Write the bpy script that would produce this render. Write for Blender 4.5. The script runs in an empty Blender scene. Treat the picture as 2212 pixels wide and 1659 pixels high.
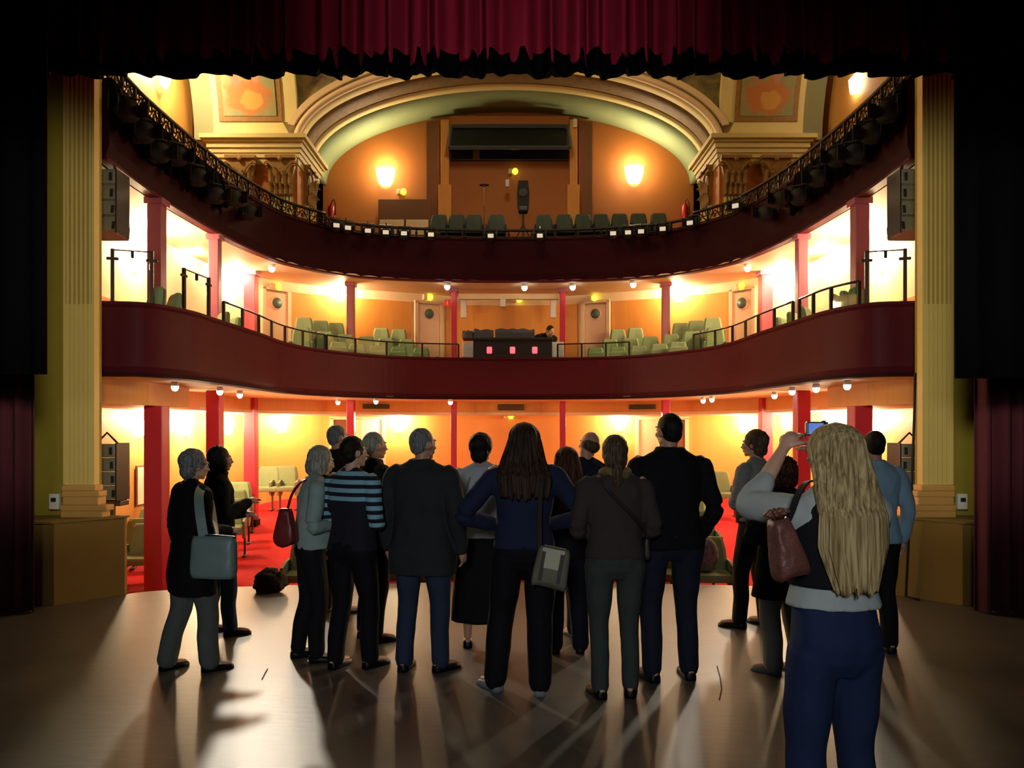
import bpy, bmesh, math, random
from math import sin, cos, pi, radians, sqrt, atan2
from mathutils import Vector, Matrix, noise, Euler
random.seed(7)
S = bpy.context.scene
C = S.collection
# ------------------------------------------------------------------ camera, world, exposure, broad lights
F, CX, HY, EYE = 1700.0, 1098.0, 927.0, 1.68      # focal (px), centre line, horizon row, eye height over the stage
cd = bpy.data.cameras.new('camera'); cam = bpy.data.objects.new('camera', cd); C.objects.link(cam)
cd.sensor_width = 36.0; cd.lens = 36.0 * F / 2212.0
cd.shift_x = (1106 - CX) / 2212.0; cd.shift_y = (HY - 829.5) / 2212.0
cd.clip_start = .05; cd.clip_end = 200
cam.location = (0, 0, EYE); cam.rotation_euler = (pi / 2, 0, 0); S.camera = cam
w = bpy.data.worlds.new('world'); S.world = w; w.use_nodes = True
w.node_tree.nodes['Background'].inputs[0].default_value = (.3, .4, .6, 1)
w.node_tree.nodes['Background'].inputs[1].default_value = .0015
S.view_settings.view_transform = 'Standard'; S.view_settings.look = 'None'
S.view_settings.exposure = 0.0; S.view_settings.gamma = 1.0; S.view_settings.use_curve_mapping = False
try: S.cycles.use_denoising = True
except Exception: pass
S.cycles.max_bounces = 8; S.cycles.diffuse_bounces = 4; S.cycles.glossy_bounces = 4; S.cycles.transparent_max_bounces = 12
S.cycles.sample_clamp_indirect = 6.0
def lamp(name, kind, loc, energy, col=(1, .8, .52), **k):
    l = bpy.data.lights.new(name, kind); l.energy = energy; l.color = col
    o = bpy.data.objects.new(name, l); C.objects.link(o); o.location = loc
    for a, v in k.items():
        if a == 'aim': o.rotation_euler = (Vector(v) - Vector(loc)).to_track_quat('-Z', 'Y').to_euler()
        else: setattr(l, a, v)
    return o
# unseen cool fill lamp added behind the camera; lifts curtain and backs
lamp('stage_fill_light', 'SPOT', (-.6, -3.2, 2.9), 560, (.92, .95, 1), spot_size=radians(58), spot_blend=.9, shadow_soft_size=.5, aim=(0, 6, 1.3))
for sx in (-1, 1):
    lamp('pilaster_fill_light', 'SPOT', (sx * 1.9, 3.4, 2.7), 300, (1, .93, .7), spot_size=radians(50), spot_blend=.6, shadow_soft_size=.2, aim=(sx * 4.5, 8, 2.7))  # unseen spots added to brighten the proscenium pilasters
lamp('valance_spot', 'SPOT', (.3, 1.5, 3.2), 420, (1, .8, .85), spot_size=radians(40), spot_blend=1.0, shadow_soft_size=.1, aim=(0, 6.9, 5.35))
# front-of-house lanterns on the upper balcony, shining low onto the stage
for sx, e in ((-1, 820), (1, 480)):
    lamp('house_lantern', 'SPOT', (sx * 3.95, 12.2, 4.2), e, (1, .9, .72), spot_size=radians(44), spot_blend=.8, shadow_soft_size=.14, aim=(sx * 1.7, 5.2, 0))
# unseen overhead lamp for the domed hall, above the sight line
lamp('hall_overhead_lamp', 'POINT', (0, 12.2, 8.9), 170, (1, .84, .5), shadow_soft_size=.5)

# ------------------------------------------------------------------ helpers
def P(px, py, d): return Vector(((px - CX) / F * d, d, EYE - (py - HY) / F * d))
def PX(px, d): return (px - CX) / F * d
def PZ(py, d): return EYE - (py - HY) / F * d
def srgb(r, g, b):
    f = lambda c: (c / 255 / 12.92) if c <= 10 else ((c / 255 + .055) / 1.055) ** 2.4
    return (f(r), f(g), f(b), 1)
def mat(name, col, rough=.6, metal=0, var=.12, scale=6, stretch=(1, 1, 1), bump=.0, bscale=40, emit=None, es=0, alpha=1, trans=0, spec=.5, coat=0, sheen=0):
    m = bpy.data.materials.new(name); m.use_nodes = True
    n = m.node_tree.nodes; l = m.node_tree.links; b = n['Principled BSDF']
    b.inputs['Roughness'].default_value = rough; b.inputs['Metallic'].default_value = metal
    b.inputs['Specular IOR Level'].default_value = spec
    b.inputs['Coat Weight'].default_value = coat; b.inputs['Sheen Weight'].default_value = sheen
    tc = n.new('ShaderNodeTexCoord'); mp = n.new('ShaderNodeMapping'); mp.inputs['Scale'].default_value = stretch
    l.new(tc.outputs['Object'], mp.inputs[0])
    nz = n.new('ShaderNodeTexNoise'); nz.inputs['Scale'].default_value = scale; nz.inputs['Detail'].default_value = 4
    l.new(mp.outputs[0], nz.inputs['Vector'])
    mx = n.new('ShaderNodeMix'); mx.data_type = 'RGBA'
    mx.inputs[6].default_value = tuple(max(0, c * (1 - var)) for c in col[:3]) + (1,)
    mx.inputs[7].default_value = tuple(min(1, c * (1 + var)) for c in col[:3]) + (1,)
    l.new(nz.outputs['Fac'], mx.inputs[0]); l.new(mx.outputs[2], b.inputs['Base Color'])
    if bump:
        n2 = n.new('ShaderNodeTexNoise'); n2.inputs['Scale'].default_value = bscale; n2.inputs['Detail'].default_value = 5
        l.new(mp.outputs[0], n2.inputs['Vector'])
        bp = n.new('ShaderNodeBump'); bp.inputs['Strength'].default_value = bump; bp.inputs['Distance'].default_value = .02
        l.new(n2.outputs['Fac'], bp.inputs['Height']); l.new(bp.outputs[0], b.inputs['Normal'])
    if emit: b.inputs['Emission Color'].default_value = emit; b.inputs['Emission Strength'].default_value = es
    if trans: b.inputs['Transmission Weight'].default_value = trans; b.inputs['IOR'].default_value = 1.45
    b.inputs['Alpha'].default_value = alpha
    m['out'] = 1
    return m
class MB:
    def __init__(s): s.v = []; s.f = []
    def add(s, vs, fs):
        o = len(s.v); s.v += [tuple(v) for v in vs]; s.f += [tuple(i + o for i in f) for f in fs]; return s
    def box(s, c, sz, rz=0, M=None, taper=None):
        vs = []
        for z in (-1, 1):
            k = 1 if (z < 0 or not taper) else taper
            for y in (-1, 1):
                for x in (-1, 1): vs.append(Vector((x * sz[0] / 2 * k, y * sz[1] / 2 * k, z * sz[2] / 2)))
        R = Matrix.Rotation(rz, 3, 'Z') if M is None else M
        vs = [R @ v + Vector(c) for v in vs]
        return s.add(vs, [(0, 2, 3, 1), (4, 5, 7, 6), (0, 1, 5, 4), (2, 6, 7, 3), (0, 4, 6, 2), (1, 3, 7, 5)])
    def rbox(s, c, sz, r=.02, rz=0, M=None):         # box with bevelled edges
        bm = bmesh.new(); bmesh.ops.create_cube(bm, size=1)
        for v in bm.verts: v.co = Vector((v.co.x * sz[0], v.co.y * sz[1], v.co.z * sz[2]))
        bmesh.ops.bevel(bm, geom=bm.edges[:], offset=min(r, min(sz) * .45), segments=2, profile=.6, affect='EDGES')
        R = Matrix.Rotation(rz, 3, 'Z') if M is None else M
        bm.verts.index_update()
        s.add([R @ v.co + Vector(c) for v in bm.verts], [[v.index for v in f.verts] for f in bm.faces]); bm.free(); return s
    def rings(s, rings, cap=True):
        n = len(rings[0]); o = len(s.v)
        for r in rings: s.v += [tuple(p) for p in r]
        for i in range(len(rings) - 1):
            for j in range(n):
                a = o + i * n + j; b = o + i * n + (j + 1) % n
                s.f.append((a, b, b + n, a + n))
        if cap:
            s.f.append(tuple(o + j for j in range(n))[::-1]); s.f.append(tuple(o + (len(rings) - 1) * n + j for j in range(n)))
        return s
    def tube(s, pts, r, n=8, flat=1.0):
        pts = [Vector(p) for p in pts]; rs = r if isinstance(r, (list, tuple)) else [r] * len(pts); out = []
        up = None
        for i, p in enumerate(pts):
            t = (pts[min(i + 1, len(pts) - 1)] - pts[max(i - 1, 0)])
            t = t.normalized() if t.length > 1e-6 else Vector((0, 0, 1))
            if up is None: up = Vector((0, 0, 1)) if abs(t.z) < .9 else Vector((0, 1, 0))
            u = t.cross(up)
            u = u.normalized() if u.length > 1e-5 else t.orthogonal().normalized()
            v = t.cross(u).normalized(); up = v * -1 if False else up
            out.append([p + u * cos(2 * pi * k / n) * rs[i] + v * sin(2 * pi * k / n) * rs[i] * flat for k in range(n)])
        return s.rings(out)
    def lathe(s, c, prof, n=20, M=None):
        out = []
        for r, z in prof:
            ring = [Vector((max(r, 1e-4) * cos(2 * pi * k / n), max(r, 1e-4) * sin(2 * pi * k / n), z)) for k in range(n)]
            if M is not None: ring = [M @ q for q in ring]
            out.append([q + Vector(c) for q in ring])
        return s.rings(out)
    def ball(s, c, r, n=12, M=None):
        r = r if isinstance(r, (tuple, list)) else (r, r, r); out = []
        for i in range(1, n):
            a = pi * i / n; ring = []
            for k in range(2 * n):
                q = Vector((r[0] * sin(a) * cos(pi * k / n), r[1] * sin(a) * sin(pi * k / n), -r[2] * cos(a)))
                ring.append((M @ q if M is not None else q) + Vector(c))
            out.append(ring)
        return s.rings(out)
    def prism(s, pts, z0, z1):
        n = len(pts)
        return s.add([(x, y, z0) for x, y in pts] + [(x, y, z1) for x, y in pts],
                     [tuple(range(n))[::-1], tuple(range(n, 2 * n))] + [(i, (i + 1) % n, n + (i + 1) % n, n + i) for i in range(n)])
    def sweep(s, path, prof):                         # path: [(x,y)], prof: [(offset along left normal, z)] closed
        out = []
        for i, p in enumerate(path):
            a = Vector(path[max(i - 1, 0)]); b = Vector(path[min(i + 1, len(path) - 1)]); t = (b - a).normalized(); nn = Vector((-t.y, t.x))
            out.append([Vector((p[0] + nn.x * o, p[1] + nn.y * o, z)) for o, z in prof])
        return s.rings(out)
    def mesh(s, name, smooth=False):
        me = bpy.data.meshes.new(name); me.from_pydata(s.v, [], s.f); me.update()
        bm = bmesh.new(); bm.from_mesh(me); bmesh.ops.recalc_face_normals(bm, faces=bm.faces); bm.to_mesh(me); bm.free()
        if smooth: me.polygons.foreach_set('use_smooth', [True] * len(me.polygons))
        return me
    def build(s, name, m, parent=None, smooth=False):
        me = s.mesh(name, smooth); me.materials.append(m)
        o = bpy.data.objects.new(name, me); C.objects.link(o)
        if parent: o.parent = parent
        return o
def tag(o, label, cat, group=None, kind=None):
    o['label'] = label; o['category'] = cat
    if group: o['group'] = group
    if kind: o['kind'] = kind
    return o
def struct(o, label=None):
    o['kind'] = 'structure'
    if label: o['label'] = label
    return o
def thing(name, label, cat, loc=(0, 0, 0), rz=0, group=None):
    o = bpy.data.objects.new(name, None); C.objects.link(o); o.empty_display_size = .1
    o.location = loc; o.rotation_euler = (0, 0, rz); return tag(o, label, cat, group)
def dup(root, loc, rz, label, group=None):
    r = root.copy(); C.objects.link(r); r.location = loc; r.rotation_euler = (0, 0, rz); r['label'] = label
    if group: r['group'] = group
    for ch in list(root.children):
        c = ch.copy(); C.objects.link(c); c.parent = r
        for g in list(ch.children):
            d = g.copy(); C.objects.link(d); d.parent = c
    return r
def crv(pts, n=10):                                   # Catmull-Rom through half-plan points, mirrored to the other side
    full = list(pts) + [(-x, y) for x, y in pts[::-1] if abs(x) > 1e-6]
    q = [full[0]] + full + [full[-1]]; out = []
    for i in range(1, len(q) - 2):
        for k in range(n):
            t = k / n; a, b, c, d = (Vector(q[j]) for j in (i - 1, i, i + 1, i + 2))
            v = .5 * ((2 * b) + (-a + c) * t + (2 * a - 5 * b + 4 * c - d) * t * t + (-a + 3 * b - 3 * c + d) * t ** 3)
            out.append((v.x, v.y))
    out.append(full[-1]); return out
def at_px(curve, px):                                 # where a plan curve is crossed by the sight line of column px
    k = (px - CX) / F
    for a, b in zip(curve, curve[1:]):
        fa = a[0] - k * a[1]; fb = b[0] - k * b[1]
        if fa <= 0 < fb or (fa < 0 <= fb):
            t = fa / (fa - fb); t_ = Vector(b) - Vector(a); return Vector(a) + t_ * t, atan2(t_.y, t_.x)
    return (Vector(curve[0]), 0) if (px < CX) == (curve[0][0] < curve[-1][0]) else (Vector(curve[-1]), 0)
def seg(curve, pa, pb):
    ka, kb = (pa - CX) / F, (pb - CX) / F
    mid = [p for p in curve if ka < p[0] / p[1] < kb]
    return [tuple(at_px(curve, pa)[0])] + mid + [tuple(at_px(curve, pb)[0])]
def resample(c, n):
    L = [0]
    for a, b in zip(c, c[1:]): L.append(L[-1] + (Vector(b) - Vector(a)).length)
    out = []
    for i in range(n):
        t = L[-1] * i / (n - 1); j = max(k for k in range(len(L)) if L[k] <= t + 1e-9); j = min(j, len(c) - 2)
        u = (t - L[j]) / max(1e-9, L[j + 1] - L[j]); out.append(tuple(Vector(c[j]).lerp(Vector(c[j + 1]), u)))
    return out
def strip(mb, A, B, z0, z1, n=60):
    A = resample(A, n); B = resample(B, n)
    return mb.rings([[Vector((a[0], a[1], z0)), Vector((b[0], b[1], z0)), Vector((b[0], b[1], z1)), Vector((a[0], a[1], z1))] for a, b in zip(A, B)])
NUM = 'first second third fourth fifth sixth seventh eighth ninth tenth eleventh twelfth thirteenth fourteenth fifteenth sixteenth'.split()

# ------------------------------------------------------------------ materials
M = {}
M['stage'] = mat('stage_boards', srgb(92, 86, 76), .40, var=.2, scale=1.6, stretch=(1, 3, 1), bump=.08, bscale=7, spec=1.0)
M['carpet'] = mat('red_carpet', srgb(214, 22, 34), .95, var=.1, scale=12, bump=.2, bscale=200)
M['orange'] = mat('orange_wood_wall', srgb(226, 154, 66), .55, var=.10, scale=3, stretch=(6, 6, .5), bump=.05)
M['amber'] = mat('amber_painted_wall', srgb(222, 164, 84), .6, var=.06, scale=2)
M['upwall'] = mat('upper_orange_wall', srgb(186, 112, 46), .65, var=.08, scale=2)
M['cream'] = mat('cream_plaster', srgb(240, 214, 168), .7, var=.04)
M['ivory'] = mat('ivory_plaster', srgb(236, 222, 150), .7, var=.05)
M['peach'] = mat('peach_door_paint', srgb(236, 200, 158), .5, var=.04)
M['green_plaster'] = mat('pale_green_plaster', srgb(158, 182, 134), .7, var=.06)
M['greygreen'] = mat('grey_green_plaster', srgb(150, 154, 112), .7, var=.06)
M['relief'] = mat('brown_relief_band', srgb(120, 96, 52), .7, var=.45, scale=9, bump=.6, bscale=14)
M['gilt'] = mat('old_gilt_plaster', srgb(150, 112, 50), .55, var=.35, scale=20, bump=.3, bscale=30)
M['shaft'] = mat('pale_pilaster_plaster', srgb(214, 196, 128), .6, var=.08)
M['burg'] = mat('burgundy_fascia', srgb(76, 13, 25), .6, var=.12, scale=2, spec=.15)
M['burgdark'] = mat('dark_burgundy_fascia', srgb(44, 8, 18), .7, var=.12, scale=2, spec=.1)
M['redcol'] = mat('crimson_column_paint', srgb(196, 40, 62), .35, var=.06)
M['maucol'] = mat('mauve_column_paint', srgb(156, 84, 100), .4, var=.06)
M['rail'] = mat('dark_bronze_rail', srgb(48, 34, 26), .45, metal=.5, var=.2)
M['black'] = mat('matte_black', srgb(16, 16, 18), .7, var=.2)
M['blackgloss'] = mat('black_plastic', srgb(22, 22, 24), .35, var=.2)
M['speaker'] = mat('slate_speaker_paint', srgb(112, 120, 112), .55, var=.15)
M['shutter'] = mat('slate_shutter', srgb(70, 78, 84), .4, var=.1)
M['olive'] = mat('olive_proscenium_paint', srgb(150, 134, 40), .65, var=.08)
M['olivedark'] = mat('olive_reveal_shade_louvres', srgb(66, 66, 38), .7, var=.08)
M['khaki'] = mat('khaki_block_paint', srgb(138, 112, 46), .6, var=.06)
M['prosc'] = mat('straw_pilaster_paint', srgb(226, 200, 116), .5, var=.06)
M['proscbase'] = mat('sand_pilaster_base', srgb(216, 166, 92), .5, var=.06)
M['groove'] = mat('flute_shade_brown', srgb(70, 48, 26), .7, var=.1)
M['velvet'] = mat('burgundy_velvet', srgb(128, 24, 44), .85, var=.25, scale=3, stretch=(5, 5, .4), spec=.15)
M['velvetdark'] = mat('deep_purple_velvet', srgb(74, 18, 34), .9, var=.25, scale=3, stretch=(5, 5, .4))
M['blackcloth'] = mat('black_serge', srgb(7, 7, 10), .95, var=.3, scale=3, stretch=(5, 5, .5), spec=.03)
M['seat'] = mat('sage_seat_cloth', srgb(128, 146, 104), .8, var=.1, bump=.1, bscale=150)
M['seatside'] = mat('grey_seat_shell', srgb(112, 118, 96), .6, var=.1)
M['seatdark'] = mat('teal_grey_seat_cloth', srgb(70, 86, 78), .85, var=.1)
M['metal'] = mat('grey_metal', srgb(90, 90, 88), .35, metal=.8, var=.1)
M['white'] = mat('white_paint', srgb(225, 225, 218), .5, var=.04)
M['paper'] = mat('paper', srgb(240, 232, 205), .8, var=.04)
M['bulb'] = mat('lamp_glass_glow', (1, .9, .7, 1), .4, emit=(1, .84, .58, 1), es=22)
M['spotglow'] = mat('spot_lens_glow', (1, .95, .85, 1), .4, emit=(1, .93, .8, 1), es=14)
M['yellowglow'] = mat('yellow_exit_glow', (.8, .85, .1, 1), .4, emit=(.85, .95, .06, 1), es=1.6)
M['redglow'] = mat('red_lamp_glow', (1, .2, .2, 1), .4, emit=(1, .10, .14, 1), es=1.4)
M['redsign'] = mat('red_sign_paint', srgb(215, 50, 30), .5, var=.05, emit=srgb(215, 50, 30), es=.25)
M['round'] = mat('dark_porthole_glass', srgb(84, 104, 92), .4, var=.05, spec=.3)
M['extred'] = mat('red_extinguisher_paint', srgb(170, 20, 26), .3, var=.05)
M['brown'] = mat('brown_board', srgb(112, 70, 34), .6, var=.1)
def glassmat():
    m = bpy.data.materials.new('clear_glass'); m.use_nodes = True; n = m.node_tree.nodes; l = m.node_tree.links
    n.remove(n['Principled BSDF']); tr = n.new('ShaderNodeBsdfTransparent'); tr.inputs[0].default_value = (.9, .97, .93, 1)
    gl = n.new('ShaderNodeBsdfGlossy'); gl.inputs['Roughness'].default_value = .03; mx = n.new('ShaderNodeMixShader')
    mx.inputs[0].default_value = .06; l.new(tr.outputs[0], mx.inputs[1]); l.new(gl.outputs[0], mx.inputs[2]); l.new(mx.outputs[0], n['Material Output'].inputs[0])
    return m
M['glass'] = glassmat()

# ------------------------------------------------------------------ plan curves (x, distance), half plans mirrored
P1 = crv([(-4.6, 8.36), (-4.25, 8.4), (-3.9, 8.5), (-3.68, 9.0), (-3.63, 9.7), (-3.55, 11), (-3.5, 12.4), (-3.12, 13.5), (-2.25, 14.55), (-1.1, 14.93), (0, 15)])
P2 = crv([(-4.3, 8.4), (-4.36, 9.7), (-4.28, 11.7), (-4.05, 13.1), (-3.75, 13.95), (-2.9, 14.9), (-1.5, 15.3), (0, 15.4)])
WC = crv([(-5.3, 8.4), (-5.3, 12.5), (-5.15, 14.2), (-4.6, 15.2), (-3.6, 16.0), (-2.1, 16.7), (-1.2, 17.1), (0, 17.2)])
HC = crv([(-5.6, 8.4), (-5.6, 13), (-5.5, 15.3), (-5, 16.9), (-3.5, 17.8), (0, 18.2)])
UW = crv([(-6.2, 8.4), (-6.2, 12), (-6.2, 15.3), (-6.0, 17.5), (0, 17.7)])
Z1B, Z1T, Z2B, Z2T = 2.25, 3.04, 4.57, 5.40
def hall_z(d): return -.6 + .0933 * (d - 9)

# ------------------------------------------------------------------ stage, hall floor
edge = crv([(-4.42, 7.5), (-3.95, 7.95), (-3.6, 8.2), (-2.5, 8.45), (-1.3, 8.58), (0, 8.63)], 6)
mb = MB(); mb.prism([(-9, -3), (9, -3), (9, 7.5)] + edge[::-1] + [(-9, 7.5)], -.12, 0)
struct(mb.build('floor_stage', M['stage']), 'dark grey worn stage floor')
mb = MB(); mb.sweep(edge, [(0, -1), (-.06, -1), (-.06, -.12), (0, -.12)])
struct(mb.build('wall_stage_front', M['black']))
mb = MB(); v = [(-6.4, 7.4, hall_z(7.4)), (6.4, 7.4, hall_z(7.4)), (6.4, 18.6, hall_z(18.6)), (-6.4, 18.6, hall_z(18.6))]
mb.add(v + [(a, b, c - .15) for a, b, c in v], [(0, 1, 2, 3), (7, 6, 5, 4), (0, 4, 5, 1), (1, 5, 6, 2), (2, 6, 7, 3), (3, 7, 4, 0)])
struct(mb.build('floor_hall', M['carpet']), 'bright red carpet sloping up through the hall')
# scratch and loose cord on the boards
for pts, nm in (([(1549, 1440), (1556, 1465), (1559, 1490), (1554, 1512)], 'a'), ([(578, 1446), (572, 1456), (566, 1468)], 'b')):
    q = [P(px, py, EYE * F / (py - HY)) + Vector((0, 0, .003)) for px, py in pts]
    o = MB().tube(q, .004, 6).build('thin_floor_line', M['black']); tag(o, 'thin black cord lying on stage floor between tall man and blonde woman' if nm == 'a' else 'short dark scratch on stage floor left of the red bag woman', 'cord')

# ------------------------------------------------------------------ proscenium walls, pilasters, corner blocks
def side(s): return 'left' if s < 0 else 'right'
for s in (-1, 1):
    mb = MB(); mb.box((s * (4.2 + 2.4), 8.09, 4.2), (4.8, .08, 10.4))
    struct(mb.build('wall_proscenium_' + side(s), M['olive']))
    mb = MB(); mb.box((s * 4.47, 8.03, 4), (.12, .06, 8)); struct(mb.build('trim_' + ('1' if s < 0 else '2'), M['olivedark']))  # dark strip paints in the shade of the stepped reveal
    t = thing('fluted_pilaster', 'straw coloured fluted pilaster framing the ' + side(s) + ' edge of the stage opening', 'pilaster', (s * 4.325, 8.0, .82), 0, 'proscenium pilasters')
    sh = MB(); sh.box((0, .0, 3.35), (.31, .05, 6.1)); sh.box((-.145, -.045, 3.35), (.025, .07, 6.1)); sh.box((.145, -.045, 3.35), (.025, .07, 6.1))
    W_, n = .27, 6
    for k in range(n):
        x = -W_ / 2 + (k + .5) * W_ / n
        sh.box((x, -.045, 1.21), (.0415, .06, 1.82)); sh.box((x, -.045, 4.27), (.022, .06, 4.3))
    sh.build('shaft', M['prosc'], t)
    g = MB(); g.box((0, -.028, 3.3), (.27, .012, 6)); g.build('flute_shadow_paint', M['groove'], t)  # dark sheet behind the ribs paints the shade inside the flutes
    b = MB()
    for i, (w_, z0, z1) in enumerate(((.34, .24, .30), (.38, .18, .24), (.36, .10, .18), (.46, .04, .10), (.42, -.04, .04))):
        b.rbox((s * -(.03, .05, .05, .08, .06)[i], -.06, (z0 + z1) / 2), (w_, .16, z1 - z0), .012)
    b.build('base', M['proscbase'], t)
    # splayed corner block
    a1, a2 = (s * 4.33, 7.5), (s * 3.9, 8.0)
    mb = MB(); mb.prism([a1, a2, (s * 3.9, 8.05), (s * 5.0, 8.05), (s * 4.9, 7.5)][::s], 0, .78)
    mb.prism([(s * 4.34, 7.47), (s * 3.87, 8.0), (s * 3.87, 8.05), (s * 5.0, 8.05), (s * 4.9, 7.47)][::s], .78, .80)
    tag(mb.build('corner_block', M['khaki']), 'plain khaki splayed block under the ' + side(s) + ' proscenium pilaster', 'block', 'proscenium corner blocks')
    t = thing('wall_control_box', 'small white control box on the olive wall beside ' + side(s) + ' stage curtain', 'box', (s * 4.62, 8.02, PZ(1105, 8) + .1), 0, 'wall control boxes')
    MB().rbox((0, 0, 0), (.10, .05, .16), .01).build('case', M['white'], t); MB().box((.0, -.028, .02), (.05, .01, .04)).build('switch_plate', M['metal'], t)

# ------------------------------------------------------------------ curtains
def drape(name, x0, x1, y, z0, z1, m, amp=.06, wl=.15, seed=1, parent=None, hem=.0, nz=12):
    rnd = random.Random(seed); xs = []; n = int((x1 - x0) / .0125); ph = 0; rows = []
    wob = [rnd.uniform(.6, 1.5) for _ in range(400)]
    prof = []
    for i in range(n + 1):
        x = x0 + (x1 - x0) * i / n; ph += 2 * pi * .0125 / wl * wob[int((x - x0) / wl * .8) % 400]
        prof.append((x, sin(ph), ph))
    mb = MB(); R = []
    for j in range(nz + 1):
        t = j / nz; z = z0 + (z1 - z0) * t; row = []
        for x, sn, p in prof:
            row.append(Vector((x + .02 * cos(p * .5 + t), y + amp * (1 - .3 * t) * (sn + .16 * sin(2.3 * p + 1.2 * t)), z + (hem * sn + hem * .6 * sin(p * .37 + 1)) * (1 - t))))
        R.append(row)
    m_ = len(prof); vs = [v for r in R for v in r]
    fs = [(j * m_ + i, j * m_ + i + 1, (j + 1) * m_ + i + 1, (j + 1) * m_ + i) for j in range(nz) for i in range(m_ - 1)]
    mb.add(vs, fs); o = mb.build(name, m, parent, True); sm = o.modifiers.new('thick', 'SOLIDIFY'); sm.thickness = .012; return o
t = thing('curtain_valance', 'pleated burgundy velvet valance hanging across the top of the stage opening', 'curtain', (0, 6.9, 4.8))
o = drape('pleated_cloth', -4.7, 4.7, 0, .05, 2.6, M['velvet'], .105, .25, 3, t, .0)
o = drape('black_hem', -4.7, 4.7, -.02, -.03, .19, M['blackcloth'], .108, .25, 3, t, .03, 4)
for s in (-1, 1):
    x0, x1 = (-9, -4.33) if s < 0 else (4.27, 9)
    o = drape('stage_curtain', x0, x1, 7.2, .01, 7.2, M['velvetdark'], .07, .2, 5 + s, None, 0, 10)
    tag(o, 'dark burgundy pleated stage curtain falling to the floor at the ' + side(s) + ' wing', 'curtain', 'wing curtains')
    x0, x1 = (-8, -3.61) if s < 0 else (3.50, 8)
    o = drape('masking_leg', x0, x1, 6.2, 2.11 if s < 0 else 2.08, 7.0, M['blackcloth'], .02, .3, 9 + s, None, 0, 6)
    tag(o, 'black masking drape hung short of the floor in front of the ' + side(s) + ' stage curtain', 'curtain', 'black masking drapes')
# ------------------------------------------------------------------ balconies: parapets, floors, soffits
mb = MB(); mb.sweep(P1, [(0, Z1B + .02), (-.03, Z1B + .1), (-.03, Z1T - .06), (-.05, Z1T - .03), (-.05, Z1T), (.13, Z1T), (.13, Z1B), (.02, Z1B)])
t = thing('lower_balcony_front', 'curved burgundy front of the lower balcony sweeping around the hall', 'balcony', (0, 15, Z1B))
def setp(o, t): o.parent = t; o.matrix_parent_inverse = Matrix.Translation(-t.location) if t.rotation_euler.z == 0 else t.matrix_world.inverted(); return o
setp(mb.build('fascia', M['burg'], None, False), t)
setp(MB().sweep(P1, [(-.06, Z1B - .005), (-.06, Z1B + .035), (.1, Z1B + .035), (.1, Z1B - .005)]).build('bottom_moulding', M['burgdark']), t)
mb = MB(); mb.sweep(P2, [(0, Z2B + .02), (-.04, Z2B + .15), (-.04, Z2T - .05), (-.06, Z2T - .03), (-.06, Z2T), (.14, Z2T), (.14, Z2B), (.02, Z2B)])
t = thing('upper_balcony_front', 'dark burgundy curved front of the upper balcony under the iron railing', 'balcony', (0, 15.4, Z2B))
setp(mb.build('fascia', M['burgdark']), t)
setp(MB().sweep(P2, [(-.02, Z2B - .012), (-.02, Z2B + .02), (.1, Z2B + .02), (.1, Z2B - .012)]).build('bottom_moulding', M['burg']), t)
struct(strip(MB(), P1, HC, Z1B, Z1B + .08).build('ceiling_under_lower_balcony', M['cream']))
struct(strip(MB(), P1, WC, Z1B + .08, Z1B + .14).build('floor_lower_balcony', M['carpet']))
struct(strip(MB(), P2, UW, Z2B, Z2B + .12).build('ceiling_under_upper_balcony', M['cream']))
struct(strip(MB(), P2, UW, Z2B + .12, Z2B + .2).build('floor_upper_balcony', M['black']))
# raked steps on the balconies
for i, (o0, z) in enumerate(((1.35, 2.62), (2.1, 2.9))):
    a = resample(P1, 80)[26:54]; b = resample(WC, 80)[26:54]
    mid = [tuple(Vector(p).lerp(Vector(q), .44 + .3 * i)) for p, q in zip(a, b)]
    struct(strip(MB(), mid, [tuple(Vector(p).lerp(Vector(q), .98)) for p, q in zip(a, b)], Z1B + .14, z, 28).build('floor_balcony_step', M['carpet']))
# walls behind the lower balcony
struct(MB().sweep(WC, [(0, Z1B + .1), (.12, Z1B + .1), (.12, Z2B), (0, Z2B)]).build('wall_lower_balcony', M['cream']))
def panel(px0, px1, z0, z1, name='wall_panel', m='orange', off=-.03, cv=None, kind='structure'):
    o = MB().sweep(seg(cv or WC, px0, px1), [(off, z0), (-.002, z0), (-.002, z1), (off, z1)]).build(name, M[m]); o['kind'] = kind; return o
for a, b in ((627, 888), (963, 1248), (1322, 1576)): panel(a, b, 2.5, 4.38, 'wall_wood_panel')
for s in (-1, 1):                                     # side wall panels along the wings
    mb = MB(); mb.box((s * 5.27, 10.7, 2.95), (.05, 4.2, .9)); struct(mb.build('wall_side_panel_' + side(s), M['orange']))
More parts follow.
